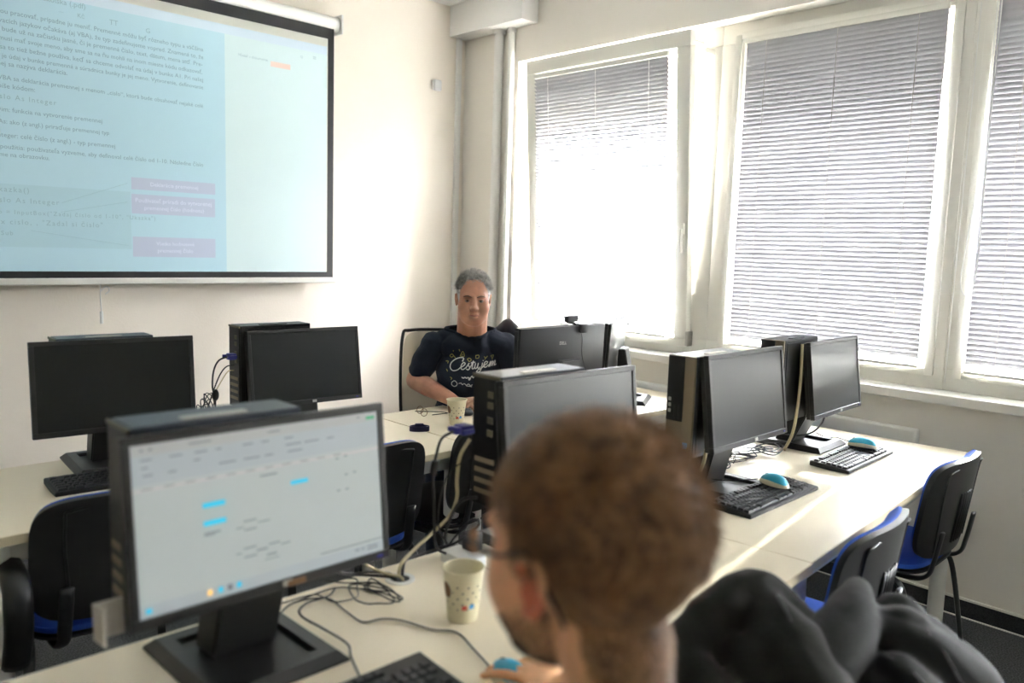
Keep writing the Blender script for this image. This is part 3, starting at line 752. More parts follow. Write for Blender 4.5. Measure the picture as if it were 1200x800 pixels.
# ------------------------------------------------------------------ paper cups
def cup(label, x, y, rz, h=.098, rt=.0395, rb=.027, print_=True):
    t = thing('paper_cup', label, 'cup', (x, y, .7505), rz)
    bm = BM(); lathe(bm, [(0, .006), (rb-.001, .006), (rb, 0), (rb+.001, .001), (rt-.001, h-.003), (rt, h), (rt-.002, h-.001), (rb-.002, .009), (0, .009)], 40)
    obj('cup_body', bm, MT['paper'], t, smooth=50)
    bm = BM()
    for i in range(40):
        a = 2*pi*i/40; b = 2*pi*(i+1)/40
    vs = [[bm.verts.new((rt-.0006+.002*cos(q))*1.0*0+(0) if False else ((rt+.0017*cos(q))*cos(2*pi*i/40), (rt+.0017*cos(q))*sin(2*pi*i/40), h-.001+.0017*sin(q))) for q in [2*pi*k/6 for k in range(6)]] for i in range(40)]
    for i in range(40):
        for k in range(6): bm.faces.new((vs[i][k], vs[(i+1) % 40][k], vs[(i+1) % 40][(k+1) % 6], vs[i][(k+1) % 6]))
    obj('rolled_rim', bm, MT['paper'], t, smooth=180)
    def patch(bm, a0, z0, w, hh, n=8, ov=False):
        """curved patch on the wall of the cup"""
        rows = []
        for j in range(n+1):
            z = z0+hh*(j/n-.5); half = w/2*(math.sqrt(max(0, 1-(2*j/n-1)**2)) if ov else 1)
            r = rb+(rt-rb)*z/h+.0004
            rows.append([bm.verts.new((r*cos(a0+half*(2*i/n-1)/r), r*sin(a0+half*(2*i/n-1)/r), z)) for i in range(n+1)])
        for A, B in zip(rows, rows[1:]):
            for i in range(n): bm.faces.new((A[i], A[i+1], B[i+1], B[i]))
    bm = BM(); k = 0
    for zz in (.018, .030, .042, .054, .066, .078):
        for i in range(11): patch(bm, 2*pi*(i+.5*(k % 2))/11, zz, .0042, .0042, 4, True)
        k += 1
    bmesh.ops.remove_doubles(bm, verts=bm.verts, dist=1e-6); obj('dot_print', bm, MT['dot'], t)
    bm = BM(); patch(bm, radians(170), .068, .026, .034, 10, True); bmesh.ops.remove_doubles(bm, verts=bm.verts, dist=1e-6); pr = obj('oval_print', bm, MT['brown'], t)
    bm = BM(); patch(bm, radians(236), .034, .011, .010); patch(bm, radians(236), .032, .002, .016); obj('red_print', bm, MT['red'], t)
    bm = BM(); patch(bm, radians(262), .036, .011, .010); obj('blue_print', bm, MT['bluep'], t)
    return t
cup('cream spotted paper cup with brown oval print beside the front man’s face', 1.030, 1.190, radians(0), h=.108, rt=.042, rb=.029)
cup('cream spotted paper cup on the far desk in front of the seated man', 2.168, 2.575, radians(0), h=.108, rt=.043)

# ------------------------------------------------------------------ stacking visitor chairs
def rpanel(w, h, cx, rnd, ny=18, nx=18):
    """grid (u,v)-> (x, v) of a rounded rectangle, w,h full sizes, as lists"""
    out = []
    for j in range(ny+1):
        v = -1+2*j/ny; row = []
        for i in range(nx+1):
            u = -1+2*i/nx
            # superellipse squaring
            x, y = u, v
            m = max(abs(u), abs(v))
            if m > 0:
                p = rnd; l = (abs(u)**p+abs(v)**p)**(1/p); x, y = u*m/l, v*m/l
            row.append((x*w/2, y*h/2))
        out.append(row)
    return out
def shell_mesh(grid, fmid, fth):
    """closed shell: fmid(x,v)->Vector centre surface, fth(e) half thickness by edge factor; pushes along y or z by normal fn"""
    bm = BM(); ny, nx = len(grid)-1, len(grid[0])-1
    P = [[fmid(*g) for g in r] for r in grid]
    def nrm(j, i):
        a = P[min(j+1, ny)][i]-P[max(j-1, 0)][i]; b = P[j][min(i+1, nx)]-P[j][max(i-1, 0)]
        n = b.cross(a); return n.normalized() if n.length > 1e-9 else Vector((0, 0, 1))
    A = []; B = []
    for j in range(ny+1):
        ra = []; rb = []
        for i in range(nx+1):
            e = max(abs(2*j/ny-1), abs(2*i/nx-1)); th = fth(e); n = nrm(j, i)
            ra.append(bm.verts.new(P[j][i]+n*th[0])); rb.append(bm.verts.new(P[j][i]-n*th[1]))
        A.append(ra); B.append(rb)
    for j in range(ny):
        for i in range(nx):
            bm.faces.new((A[j][i], A[j][i+1], A[j+1][i+1], A[j+1][i])); bm.faces.new((B[j][i], B[j+1][i], B[j+1][i+1], B[j][i+1]))
    loop = [(0, i) for i in range(nx)]+[(j, nx) for j in range(ny)]+[(ny, i) for i in range(nx, 0, -1)]+[(j, 0) for j in range(ny, 0, -1)]
    for k in range(len(loop)):
        a = loop[k]; b = loop[(k+1) % len(loop)]
        bm.faces.new((A[a[0]][a[1]], B[a[0]][a[1]], B[b[0]][b[1]], A[b[0]][b[1]]))
    return bm
MT['blackfab'] = mat('black_fabric', (0.012, 0.012, 0.013, 1), 0.9, bump=0.3, bscale=500)
def make_chair(label, x, y, rz):
    t = thing('visitor_chair', label, 'chair', (x, y, 0), rz, None)
    # local: sitter faces +Y; seat centre at origin
    def seat_f(u, v, dz=0): return Vector((u, v+.0, .455+dz-.10*max(0, (v-.12))**1.5*2-.0*u+.05*u*u))
    g = rpanel(.47, .43, 0, 4)
    obj('seat_shell', shell_mesh(g, lambda u, v: seat_f(u, v, -.012), lambda e: (.006, .010) if e < .99 else (.004, .004)), MT['blackpl'], t, smooth=50)
    g2 = rpanel(.455, .415, 0, 4)
    obj('seat', shell_mesh(g2, lambda u, v: seat_f(u, v, .010), lambda e: (.024*(1-e**6)+.003, .012)), MT['blue'], t, smooth=60)
    def back_f(u, v, off=0): return Vector((u, -.235-.13*(v+.18)+.85*u*u+off, .665+v*.98))
    g = rpanel(.475, .345, 0, 5)
    bs = obj('back_shell', shell_mesh(g, lambda u, v: back_f(u, v, 0), lambda e: (.012, .010+.006*(e > .8)) if e < .99 else (.010, .008)), MT['blackpl'], t, smooth=50)
    g2 = rpanel(.462, .338, 0, 5)
    obj('backrest', shell_mesh(g2, lambda u, v: back_f(u, v*1.0+.006, .014), lambda e: (.006, .030*(1-e**8)+.003) ), MT['blue'], t, smooth=60)
    bm = BM()
    for k in range(5):
        xx = .075+.022*k
        tube(bm, [back_f(xx-.12, -.13, -.014), back_f(xx-.12, 0.0, -.016), back_f(xx-.12, .05, -.014)], .0045, n=6, smooth=False)
    tube(bm, [back_f(-.15, -.15, -.013), back_f(-.165, .10, -.013), back_f(-.13, .145, -.013), back_f(.13, .145, -.013), back_f(.165, .10, -.013), back_f(.15, -.15, -.013)], .004, n=6)
    obj('back_rib', bm, MT['blackpl'], bs, smooth=180)
    for s in (-1, 1):
        bm = BM(); tube(bm, [(s*.225, .15, .425), (s*.235, .20, .40), (s*.245, .225, .30), (s*.255, .245, 0.0)], .0125, n=12, flat=(1.15, .75)); obj('leg', bm, MT['tube'], t, smooth=180)
        bm = BM(); tube(bm, [(s*.225, -.12, .425), (s*.235, -.17, .40), (s*.245, -.20, .30), (s*.255, -.25, 0.0)], .0125, n=12, flat=(1.15, .75)); obj('leg', bm, MT['tube'], t, smooth=180)
        bm = BM(); tube(bm, [(s*.225, .15, .425), (s*.225, -.12, .425)], .0125, n=12, smooth=False); obj('side_rail', bm, MT['tube'], t, smooth=180)
        bm = BM(); tube(bm, [(s*.17, .02, .425), (s*.17, -.16, .420), (s*.17, -.225, .44), (s*.168, -.245, .50), (s*.165, -.262, .60)], .012, n=12, flat=(1.5, .6)); obj('back_support', bm, MT['tube'], t, smooth=180)
    bm = BM(); tube(bm, [(-.225, .10, .425), (.225, .10, .425)], .01, n=10, smooth=False); obj('cross_rail', bm, MT['tube'], t, smooth=180)
    return t
c0 = make_chair('blue visitor chair nearest the window wall, tucked at the right desk', 3.02, 1.14, radians(1))
def chair(label, x, y, rz):
    c = copy_tree(c0); c.location = (x, y, 0); c.rotation_euler = (0, 0, rz); c['label'] = label; return c
c1 = chair('blue visitor chair in the middle of the right desk, partly behind the puffer jacket', 2.08, 1.035, radians(5))
c2 = chair('visitor chair under the draped jackets at the lower right', 1.42, .79, radians(-28))
c3 = chair('visitor chair with black back and armrest at the far-left desk', .735, 2.46, radians(0))
c4 = chair('visitor chair with black back beside the lit monitor', 1.50, 2.46, radians(-3))
c5 = chair('all-black visitor chair pushed under the seated man’s desk', 2.04, 2.50, radians(14))
for ch_ in list(c5.children)+[g_ for ch_ in c5.children for g_ in ch_.children]:
    if ch_.name.split('.')[0] in ('seat', 'backrest'):
        ch_.material_slots[0].link = 'OBJECT'; ch_.material_slots[0].material = MT['blackfab']
c6 = chair('visitor chair the front man sits on', .63, .38, radians(3))
# plastic armrest hoops of the far-left chair
for s in (-1,):
    bm = BM(); tube(bm, [(s*.27, -.19, .40), (s*.275, -.26, .52), (s*.275, -.25, .635), (s*.275, -.12, .665), (s*.295, .10, .66), (s*.29, .17, .62), (s*.28, .18, .42)], .022, n=10, flat=(1.5, .8)); obj('armrest', bm, MT['blackpl'], c3, smooth=180)
# office chair of the seated man
t = thing('office_chair', 'office chair with pale mesh back and black frame behind the seated man', 'office chair', (2.65, 3.24, 0), radians(-40))
oc = t
# local: sitter faces -Y
bm = BM(); 
bx = lambda u, v, off=0: Vector((u, .26+.10*v-.35*u*u+off, .71+v))
pts = [bx(-.235, -.25), bx(-.25, 0), bx(-.245, .28), bx(-.20, .32), bx(0, .325), bx(.20, .32), bx(.245, .28), bx(.25, 0), bx(.235, -.25), bx(.1, -.29), bx(-.1, -.29), bx(-.235, -.25)]
tube(bm, pts, .009, n=10); obj('back_frame', bm, MT['blackpl'], t, smooth=180)
MT['mesh'] = mat('pale_beige_mesh_fabric', (0.50, 0.46, 0.38, 1), .8, trans=.35)
obj('mesh_back', shell_mesh(rpanel(.48, .59, 0, 8), lambda u, v: bx(u, v+.02), lambda e: (.002, .002)), MT['mesh'], t, smooth=60)
obj('seat', shell_mesh(rpanel(.50, .47, 0, 4), lambda u, v: Vector((u, v, .475+.06*u*u)), lambda e: (.03*(1-e**6)+.004, .03)), MT['navy'], t, smooth=60)
bm = BM(); lathe(bm, [(0, .06), (.028, .06), (.028, .26), (.018, .26), (.018, .45), (0, .45)], 20); obj('gas_lift', bm, MT['blackpl'], t, smooth=40)
for k in range(5):
    a = 2*pi*k/5+.3; bm = BM(); tube(bm, [(0, 0, .105), (.16*cos(a), .16*sin(a), .095), (.29*cos(a), .29*sin(a), .07)], [.028, .02, .015], n=8); lg = obj('leg', bm, MT['blackpl'], t, smooth=180)
    bm = BM(); lathe(bm, [(0, -.02), (.024, -.02), (.027, -.01), (.027, .01), (.024, .02), (0, .02)], 16); bmesh.ops.transform(bm, matrix=Matrix.Translation((.29*cos(a), .29*sin(a), .0275)) @ Matrix.Rotation(a+pi/2, 4, 'Z') @ Matrix.Rotation(pi/2, 4, 'Y'), verts=bm.verts); obj('castor', bm, MT['blackpl'], lg, smooth=40)
bm = BM(); tube(bm, [(0, .02, .44), (0, .22, .42), (0, .28, .47), (0, .262, .55)], .022, n=10, flat=(1.6, .5)); obj('back_support', bm, MT['blackpl'], t, smooth=180)
# ------------------------------------------------------------------ people
def smin(a, b, k):
    h = np.clip(.5+.5*(b-a)/k, 0, 1); return b*(1-h)+a*h-k*h*(1-h)
def sdel(p, c, r):
    q = (p-np.array(c))/np.array(r); k0 = np.linalg.norm(q, axis=-1); k1 = np.linalg.norm(q/np.array(r), axis=-1)
    return k0*(k0-1)/np.maximum(k1, 1e-9)
def head_sdf(p, jowl=0.0):
    q = np.stack([np.abs(p[..., 0]), p[..., 1], p[..., 2]], -1)
    d = sdel(q, (0, .017, .038), (.076, .097, .088))
    d = smin(d, sdel(q, (0, -.038, .006), (.064, .056, .085)), .03)
    d = smin(d, sdel(q, (0, -.035, -.065), (.056+jowl, .050, .046+jowl)), .03)
    d = smin(d, sdel(q, (0, -.072, -.098), (.026+jowl, .020, .019)), .025)
    d = smin(d, sdel(q, (.040, -.055, -.030), (.026+jowl*.5, .030, .034)), .02)
    d = smin(d, sdel(q, (.028, -.084, .024), (.026, .013, .009)), .012)
    k = sdel(q, (.031, -.101, .002), (.017, .014, .011)); d = -smin(-d, k, .008)
    d = smin(d, sdel(q, (0, -.099, -.010), (.010, .015, .030)), .010)
    d = smin(d, sdel(q, (0, -.112, -.032), (.013, .014, .011)), .008)
    d = smin(d, sdel(q, (.012, -.103, -.035), (.009, .011, .008)), .006)
    d = smin(d, sdel(q, (0, -.094, -.060), (.022, .012, .0065)), .006)
    d = smin(d, sdel(q, (0, -.091, -.071), (.019, .012, .0065)), .005)
    return d
def head_radius(dirs, jowl=0.0):
    n = len(dirs); hi = np.full(n, .20); found = np.zeros(n, bool); lo = np.zeros(n)
    for t in np.linspace(.175, .03, 60):
        s = head_sdf(dirs*t, jowl) < 0; new = s & ~found; lo[new] = t; hi[new] = t+.0025; found |= s
    lo[~found] = .03; hi[~found] = .035
    for _ in range(8):
        m = (lo+hi)/2; s = head_sdf(dirs*m[:, None], jowl) < 0; lo = np.where(s, m, lo); hi = np.where(s, hi, m)
    return lo
def head_bm(mtx, jowl=0.0, sub=6):
    bm = BM(); bmesh.ops.create_icosphere(bm, subdivisions=sub, radius=1.0)
    D = np.array([v.co[:] for v in bm.verts]); D /= np.linalg.norm(D, axis=1)[:, None]; R = head_radius(D, jowl)
    for v, d, r in zip(bm.verts, D, R): v.co = Vector(d*r)
    bmesh.ops.transform(bm, matrix=mtx, verts=bm.verts); return bm
def ear_into(bm, mtx, s, sc=1.0):
    b = BM()
    # helix ring + concha plate + lobe, in local ear plane (y,z)
    ring = [(.0, .012, .024), (.003, .001, .033), (.004, -.010, .027), (.0, -.012, .012)]
    P = [(s*.000, -.011, .010), (s*.006, -.010, .026), (s*.010, .004, .034), (s*.014, .017, .024), (s*.014, .018, .004), (s*.010, .010, -.014), (s*.004, -.002, -.026), (s*.001, -.009, -.020)]
    tube(b, [Vector((p[0]*1.5, p[1]*1.05, p[2])) *sc for p in P], [.0052*sc]*len(P), n=8)
    ell(b, (s*.003, .002*sc, .002*sc), (.004*sc, .014*sc, .026*sc), n=3)
    ell(b, (s*.004, -.004*sc, -.020*sc), (.0045*sc, .008*sc, .010*sc), n=2)
    ell(b, (s*.005, -.010*sc, -.002*sc), (.004*sc, .004*sc, .007*sc), n=2)
    join_bm(bm, b, mtx @ Matrix.Translation((s*.0765, .012, -.010)) @ Matrix.Rotation(s*radians(22), 4, 'Z'))
def hand_into(bm, wrist, fdir, up, side, curls=(.5, .55, .6, .65), spread=.08, thumb=.5, sc=1.0):
    """fdir: direction of fingers, up: back of hand normal; side=+1 when thumb lies toward cross(fdir, up)"""
    f = Vector(fdir).normalized(); n = Vector(up); n = (n-f*n.dot(f)).normalized(); x = f.cross(n)*side; w = Vector(wrist)
    R3 = Matrix((x, f, n)).transposed()
    ell(bm, w+f*.048*sc, (.041*sc, .050*sc, .015*sc), rot=R3, n=3)
    ell(bm, w+f*.030*sc+x*.018*sc-n*.004*sc, (.020*sc, .032*sc, .015*sc), rot=R3, n=2)
    ell(bm, w+f*.004*sc, (.027*sc, .03*sc, .018*sc), rot=R3, n=2)
    L = (.072, .080, .074, .058)
    for i in range(4):
        b = w+f*(.088-.004*abs(i-1.2))*sc+x*(.030-.020*i)*sc
        d = (f+x*(spread*(1.5-i))).normalized(); pts = [b-f*.012*sc, b]; ang = 0
        for k, fr in enumerate((.45, .30, .25)):
            ang += curls[i]*(.8 if k == 0 else 1.0); dd = d*cos(ang)-n*sin(ang); pts.append(pts[-1]+dd*L[i]*fr*sc)
        chain(bm, pts, [.0088*sc, .0088*sc, .0082*sc, .0074*sc, .0062*sc], k=3)
    b = w+f*.022*sc+x*.026*sc-n*.004*sc; d = (f*.75+x*.75).normalized()
    p1 = b+d*.038*sc; d2 = (f*(.9)+x*(.45-.7*thumb)-n*.25*thumb).normalized(); p2 = p1+d2*.030*sc; p3 = p2+(d2-n*.15-x*.25*thumb).normalized()*.024*sc
    chain(bm, [b, p1, p2, p3], [.013*sc, .0105*sc, .0095*sc, .0075*sc], k=3)

def strands(bm, mtx, jowl, mask, length, lift, sweep, n, rad=.0007, off=0.0, curl=.25, seed=1):
    r = np.random.default_rng(seed); D = r.normal(size=(n*4, 3)); D /= np.linalg.norm(D, axis=1)[:, None]
    keep = mask(D) > r.random(len(D)); D = D[keep][:n]; R = head_radius(D, jowl)
    for d, rr in zip(D, R):
        d = Vector(d); p = d*(rr+off-.001); L = length(d)*(0.75+.5*r.random()); s = Vector(sweep(d))
        s = (s-d*s.dot(d)); 
        dirn = (d*lift(d)+s+Vector(r.normal(size=3))*curl).normalized(); t = dirn.cross(d); t = t.normalized() if t.length > 1e-4 else Vector((1, 0, 0)); u = dirn.cross(t)
        pr = None
        for k in range(4):
            q = p+dirn*L*k/3 - d*(L*.12*(k/3)**2); w = rad*(1-.75*k/3)
            cur = [bm.verts.new(mtx @ (q+w*(cos(a)*t+sin(a)*u))) for a in (0, 2.1, 4.2)]
            if pr:
                for m in range(3): bm.faces.new((pr[m], pr[(m+1) % 3], cur[(m+1) % 3], cur[m]))
            pr = cur
def cap(bm, mtx, jowl, mask, off, sub=6, amp=.002, fq=60, thr=.5):
    """closed scalp shell where mask>thr"""
    b = BM(); bmesh.ops.create_icosphere(b, subdivisions=sub, radius=1.0)
    D = np.array([v.co[:] for v in b.verts]); D /= np.linalg.norm(D, axis=1)[:, None]; R = head_radius(D, jowl); Mk = mask(D)
    for v, d, r_, m in zip(b.verts, D, R, Mk):
        f = max(0, min(1, (m-.25)/.6)); v.co = Vector(d*(r_-.004+(.004+off)*f + amp*f*noise.noise(Vector(d*fq*.1)*4)))
    kill = [v for v, m in zip(b.verts, Mk) if m < .12]
    bmesh.ops.delete(b, geom=kill, context='VERTS'); join_bm(bm, b, mtx)

# ---- front man: seen from behind-left, at the desk
MH1 = Matrix.Translation((.603, .508, 1.195)) @ Matrix.Rotation(radians(176), 4, 'Z') @ Matrix.Rotation(radians(3), 4, 'X') @ Matrix.Scale(1.07, 4)
p1 = thing('person', 'man in the foreground seen from behind, brown hair, beard, grey top, hand on mouse', 'person', (.63, .40, 0))
b = head_bm(MH1)
for s in (-1, 1): ear_into(b, MH1, s, .92)
F1 = Vector((-.06, .998, 0)).normalized(); S1 = Vector((.998, .06, 0)).normalized()   # forward, his right
def L1(r, f, z): return Vector((.63, .40, z-.045*max(0, min(1, (z-.6)/.3))))+S1*r+F1*f
nk = MH1 @ Vector((0, .035, -.06))
chain(b, [L1(0, .03, .93), L1(0, .07, 1.02), nk.lerp(L1(0, .07, 1.02), .35), nk], [.070, .060, .054, .056])
ell(b, L1(0, .04, .93), (.17, .10, .07)); ell(b, L1(0, .03, .80), (.155, .11, .20)); ell(b, L1(0, .0, .60), (.16, .12, .16))
for s in (-1, 1): chain(b, [L1(s*.04, .05, 1.0), L1(s*.17, .03, .955)], [.045, .05])
wr = Vector((.955, .835, .782)); wl = Vector((.56, .93, .79))
chain(b, [L1(.185, .03, .94), L1(.26, .10, .70), wr.lerp(L1(.26, .10, .70), .5)+Vector((0, 0, .01)), wr], [.052, .045, .040, .026])
chain(b, [L1(-.185, .03, .94), L1(-.25, .14, .70), wl.lerp(L1(-.25, .14, .70), .5)+Vector((0, 0, .01)), wl], [.052, .045, .040, .026])
hand_into(b, wr, (-.10, .99, -.02), (0, .1, 1), -1, curls=(.16, .18, .20, .22), spread=.10, thumb=.5)
hand_into(b, wl, (.15, .98, -.02), (0, .05, 1), 1, curls=(.22, .24, .26, .28), thumb=.1)
for s in (-1, 1):
    chain(b, [L1(s*.09, .02, .54), L1(s*.11, .40, .555)], [.085, .06]); chain(b, [L1(s*.11, .40, .555), L1(s*.12, .38, .30), L1(s*.12, .36, .09)], [.06, .055, .04]); chain(b, [L1(s*.12, .34, .055), L1(s*.13, .50, .04)], [.042, .034])
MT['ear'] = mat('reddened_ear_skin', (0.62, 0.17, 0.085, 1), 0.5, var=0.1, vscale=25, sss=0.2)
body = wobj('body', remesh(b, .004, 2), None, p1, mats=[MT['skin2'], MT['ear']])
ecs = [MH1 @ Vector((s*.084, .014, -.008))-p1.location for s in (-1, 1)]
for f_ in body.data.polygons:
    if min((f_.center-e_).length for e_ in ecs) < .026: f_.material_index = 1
# clothes
b = BM(); ell(b, L1(0, .035, .93), (.185, .115, .085)); ell(b, L1(0, .03, .80), (.172, .128, .21)); ell(b, L1(0, .0, .60), (.178, .138, .17))
for s in (-1, 1): chain(b, [L1(s*.04, .05, .995), L1(s*.17, .03, .955)], [.058, .064])
chain(b, [L1(0, .02, .94), L1(0, .055, 1.005)], [.095, .078])
for w, s in ((wr, 1), (wl, -1)):
    e = L1(s*.26, .10, .70) if s > 0 else L1(s*.25, .14, .70); sh = L1(s*.185, .03, .94); k = w.lerp(e, .22)
    chain(b, [sh, e, w.lerp(e, .5)+Vector((0, 0, .01)), k], [.067, .060, .052, .042])
MT['greytop'] = mat('light_grey_sweatshirt', (0.30, 0.31, 0.31, 1), .9, bump=.5, bscale=200)
sw = wobj('sweatshirt', remesh(b, .006, 8, disp=lambda c, n: .004*noise.noise(c*14)), MT['greytop'], p1)
b = BM(); tube(b, [L1(.072*cos(a), .045+.066*sin(a), 1.018+.012*sin(a)) for a in [2*pi*i/16 for i in range(17)]], .012, n=8, k=3); wobj('collar', b, MT['greytop'], p1, smooth=180)
b = BM()
ell(b, L1(0, 0, .56), (.175, .14, .10))
for s in (-1, 1): chain(b, [L1(s*.09, .02, .54), L1(s*.11, .40, .555)], [.098, .074]); chain(b, [L1(s*.11, .40, .555), L1(s*.12, .38, .30), L1(s*.12, .36, .10)], [.074, .066, .058])
MT['jeans'] = mat('dark_blue_denim', (0.02, 0.03, 0.06, 1), .9, bump=.4, bscale=300)
wobj('trousers', remesh(b, .009, 6), MT['jeans'], p1)
for s in (-1, 1):
    b = BM(); chain(b, [L1(s*.12, .33, .062), L1(s*.125, .44, .052), L1(s*.13, .53, .042)], [.050, .046, .036], flat=(1, 1)); box(b, *(0, .001)*3) if False else None
    m_ = remesh(b, .006, 4)
    for v in m_.vertices: v.co.z = max(v.co.z, .002)
    wobj('shoe', m_, MT['blackpl'], p1)
# hair
def hm1(D):
    x, y, z = D[:, 0], D[:, 1], D[:, 2]; ax = np.abs(x)
    # hairline: forehead edge, temples, round the ear, nape
    th = np.where(y < 0, .50+ (-y)*.35 - .0*ax, 0)
    front = z-(.60+.0*ax-.15*np.clip(ax-.55, 0, 1)) ; 
    side = (y+.12)*1.3+ (z-.22)*1.2-.75*np.clip(.42-np.abs(y-.12), 0, 1)*np.clip(.25-z, 0, 1)*4*(ax>.6)
    back = z+.90
    a = np.where(y < -.02, np.minimum(front*5+.5, 1.5), np.minimum((z+.12+ .75*np.clip(y-.12, -.3, .6)*2.4)*4+.5, (side)*5+.5))
    a = np.where((y > .45), (back)*5+.5, a)
    return np.clip(a, 0, 1)
MT['hair1'] = mat('brown_hair', (0.23, 0.118, 0.047, 1), .55, var=.55, vscale=45, spec=.6)
b = BM(); cap(b, MH1, 0, hm1, .0105, amp=.004)
def len1(d):
    return .010 if d.z < .1 else .020
def sw1(d):
    # crown whorl swirl
    c = Vector((.15, .62, .77)); v = (d-c); sp = d.cross(c)
    return Vector((v.x, v.y, v.z-.15))*1.4+sp*.5
strands(b, MH1, 0, hm1, len1, lambda d: .32 if d.z < .3 else .55, sw1, 15000, rad=.0008, off=.0055, curl=.20)
# nape fade: short hairs on the back of the neck
rn = np.random.default_rng(21); bt_ = BM(); bt_.from_mesh(body.data); bmesh.ops.translate(bt_, vec=p1.location, verts=bt_.verts); bvn = BVHTree.FromBMesh(bt_); bt_.free(); n0 = MH1 @ Vector((0, .030, -.030)); n1 = L1(0, .05, 1.0); ax_ = (n1-n0); ay = Vector((F1.x, F1.y, 0))
for _ in range(9000):
    f = rn.random()**1.5; a = radians(90)*(rn.random()*2-1)*(1-.35*f)
    if rn.random() < f*.5: continue
    dr = (-ay*cos(a)+S1*sin(a)); c_ = n0+ax_*f*.85; h_ = bvn.ray_cast(c_, dr, .13)
    if h_[0] is None: continue
    p_ = h_[0]; q_ = p_+dr*.004+Vector((rn.normal()*.001, rn.normal()*.001, -.007))
    t_ = (q_-p_).cross(dr).normalized()*.0007
    b.faces.new([b.verts.new(v_) for v_ in (p_-t_, p_+t_, q_)])
hair = wobj('hair', b, MT['hair1'], p1, smooth=180)
def bm1(D):
    x, y, z = D[:, 0], D[:, 1], D[:, 2]; ax = np.abs(x)
    a = np.clip((-.60-z-.30*np.clip(-y-.55, 0, 1)*0)*6+.5, 0, 1)*np.clip((-y+.05)*6+.3, 0, 1)*np.clip((z+.95+.2)*5, 0, 1)
    sb = np.clip((ax-.78)*9, 0, 1)*np.clip((.10-np.abs(y+.16))*12, 0, 1)*np.clip((.25-z)*5, 0, 1)*np.clip((z+.55)*5, 0, 1)*.9
    mo = np.clip((.09-np.abs(z+.50))*20, 0, 1)*np.clip((-y-.7)*8, 0, 1)*np.clip((.30-ax)*10, 0, 1)
    return np.clip(np.maximum(np.maximum(a, sb), mo), 0, 1)
MT['beard'] = mat('dark_brown_beard', (0.018, 0.010, 0.006, 1), .6)
b = BM(); strands(b, MH1, 0, bm1, lambda d: .0055, lambda d: .8, lambda d: (0, -.1, -.5), 13000, rad=.00055, off=-.0005, curl=.3, seed=4)
wobj('beard', b, MT['beard'], p1, smooth=180)
for s in (-1, 1):
    b = BM(); tube(b, [MH1 @ Vector(q) for q in ((s*.014, -.1, .023), (s*.03, -.099, .030), (s*.046, -.09, .025))], [.0025, .0035, .0018], n=6, flat=(1, .6)); wobj('eyebrow', b, MT['hair1'], p1, smooth=180)
    b = BM(); ell(b, MH1 @ Vector((s*.031, -.0815, .002)), (.0118,)*3, n=3); e_ = wobj('eyeball', b, mat('eye_white', (.28, .22, .19, 1), .3), p1, smooth=180)
    b = BM(); ell(b, MH1 @ Vector((s*.031, -.0905, .001)), (.0045, .003, .0045), n=3); wobj('iris', b, MT['brown'], p1, smooth=180)
# glasses
g = thing('eyeglasses', 'thin dark eyeglasses worn by the front man', 'eyeglasses', MH1 @ Vector((0, -.105, 0)))
def gl(pts): return [MH1 @ Vector(p) for p in pts]
for s in (-1, 1):
    b = BM(); tube(b, gl([(s*(.033+.025*cos(a)), -.116+.006*abs(cos(a)), -.002+.019*sin(a)) for a in [2*pi*i/18 for i in range(19)]]), .0011, n=6, k=2); wobj('rim', b, MT['blackpl'], g, smooth=180)
    b = BM(); vs = [b.verts.new(MH1 @ Vector((s*(.033+.024*cos(a)), -.1155+.006*abs(cos(a)), -.002+.018*sin(a)))) for a in [2*pi*i/18 for i in range(18)]]; b.faces.new(vs); wobj('lens', b, MT['glass'], g)
    b = BM(); tube(b, gl([(s*.058, -.110, .006), (s*.072, -.085, .008), (s*.084, -.03, .011), (s*.0885, .012, .026), (s*.090, .030, .014), (s*.083, .045, -.012), (s*.078, .052, -.03)]), .0022, n=6); wobj('temple_arm', b, MT['blackpl'], g, smooth=180)
b = BM(); tube(b, gl([(-.009, -.116, .004), (0, -.118, .007), (.009, -.116, .004)]), .0011, n=6); wobj('bridge', b, MT['blackpl'], g, smooth=180)

# ---- seated man across the room
p2 = thing('person', 'seated man facing the camera with grey hair and navy T-shirt, forearms on the desk', 'person', (2.62, 3.02, 0))
A2 = radians(-40.5); EX = Vector((cos(A2), sin(A2), 0)); EY = Vector((-sin(A2), cos(A2), 0)); O2 = Vector((2.50, 2.87, 0))
def L2(x, y, z): return O2+EX*x+EY*y+Vector((0, 0, z))
MH2 = Matrix.Translation(L2(.002, -.075, 1.258)) @ Matrix.Rotation(A2+radians(2), 4, 'Z') @ Matrix.Rotation(radians(2), 4, 'X') @ Matrix.Diagonal((.99, 1.0, 1.0, 1))
b = head_bm(MH2, jowl=.010)
for s in (-1, 1): ear_into(b, MH2 @ Matrix.Translation((-s*.004, 0, 0)), s, .84)
chain(b, [L2(0, .045, 1.05), L2(0, .0, 1.12), MH2 @ Vector((0, .015, -.05))], [.076, .071, .070])
ell(b, L2(-.005, .06, 1.02), (.15, .09, .07)); ell(b, L2(-.005, .06, .88), (.155, .115, .17)); ell(b, L2(0, .10, .72), (.155, .13, .16)); ell(b, L2(0, .17, .58), (.165, .12, .12))
SR, ER, WR = L2(-.182, .035, 1.028), L2(-.265, .045, .855), L2(-.085, -.135, .798)
SL, EL, WL = L2(.160, .065, 1.035), L2(.235, .03, .865), L2(.075, -.125, .800)
for s, e, w in ((SR, ER, WR), (SL, EL, WL)):
    chain(b, [s, s.lerp(e, .5), e], [.044, .048, .044]); chain(b, [e, e.lerp(w, .35), w], [.045, .046, .030])
for s in (-1, 1): chain(b, [L2(s*.05, .05, 1.05), L2(s*.155, .055, 1.02)], [.045, .042])
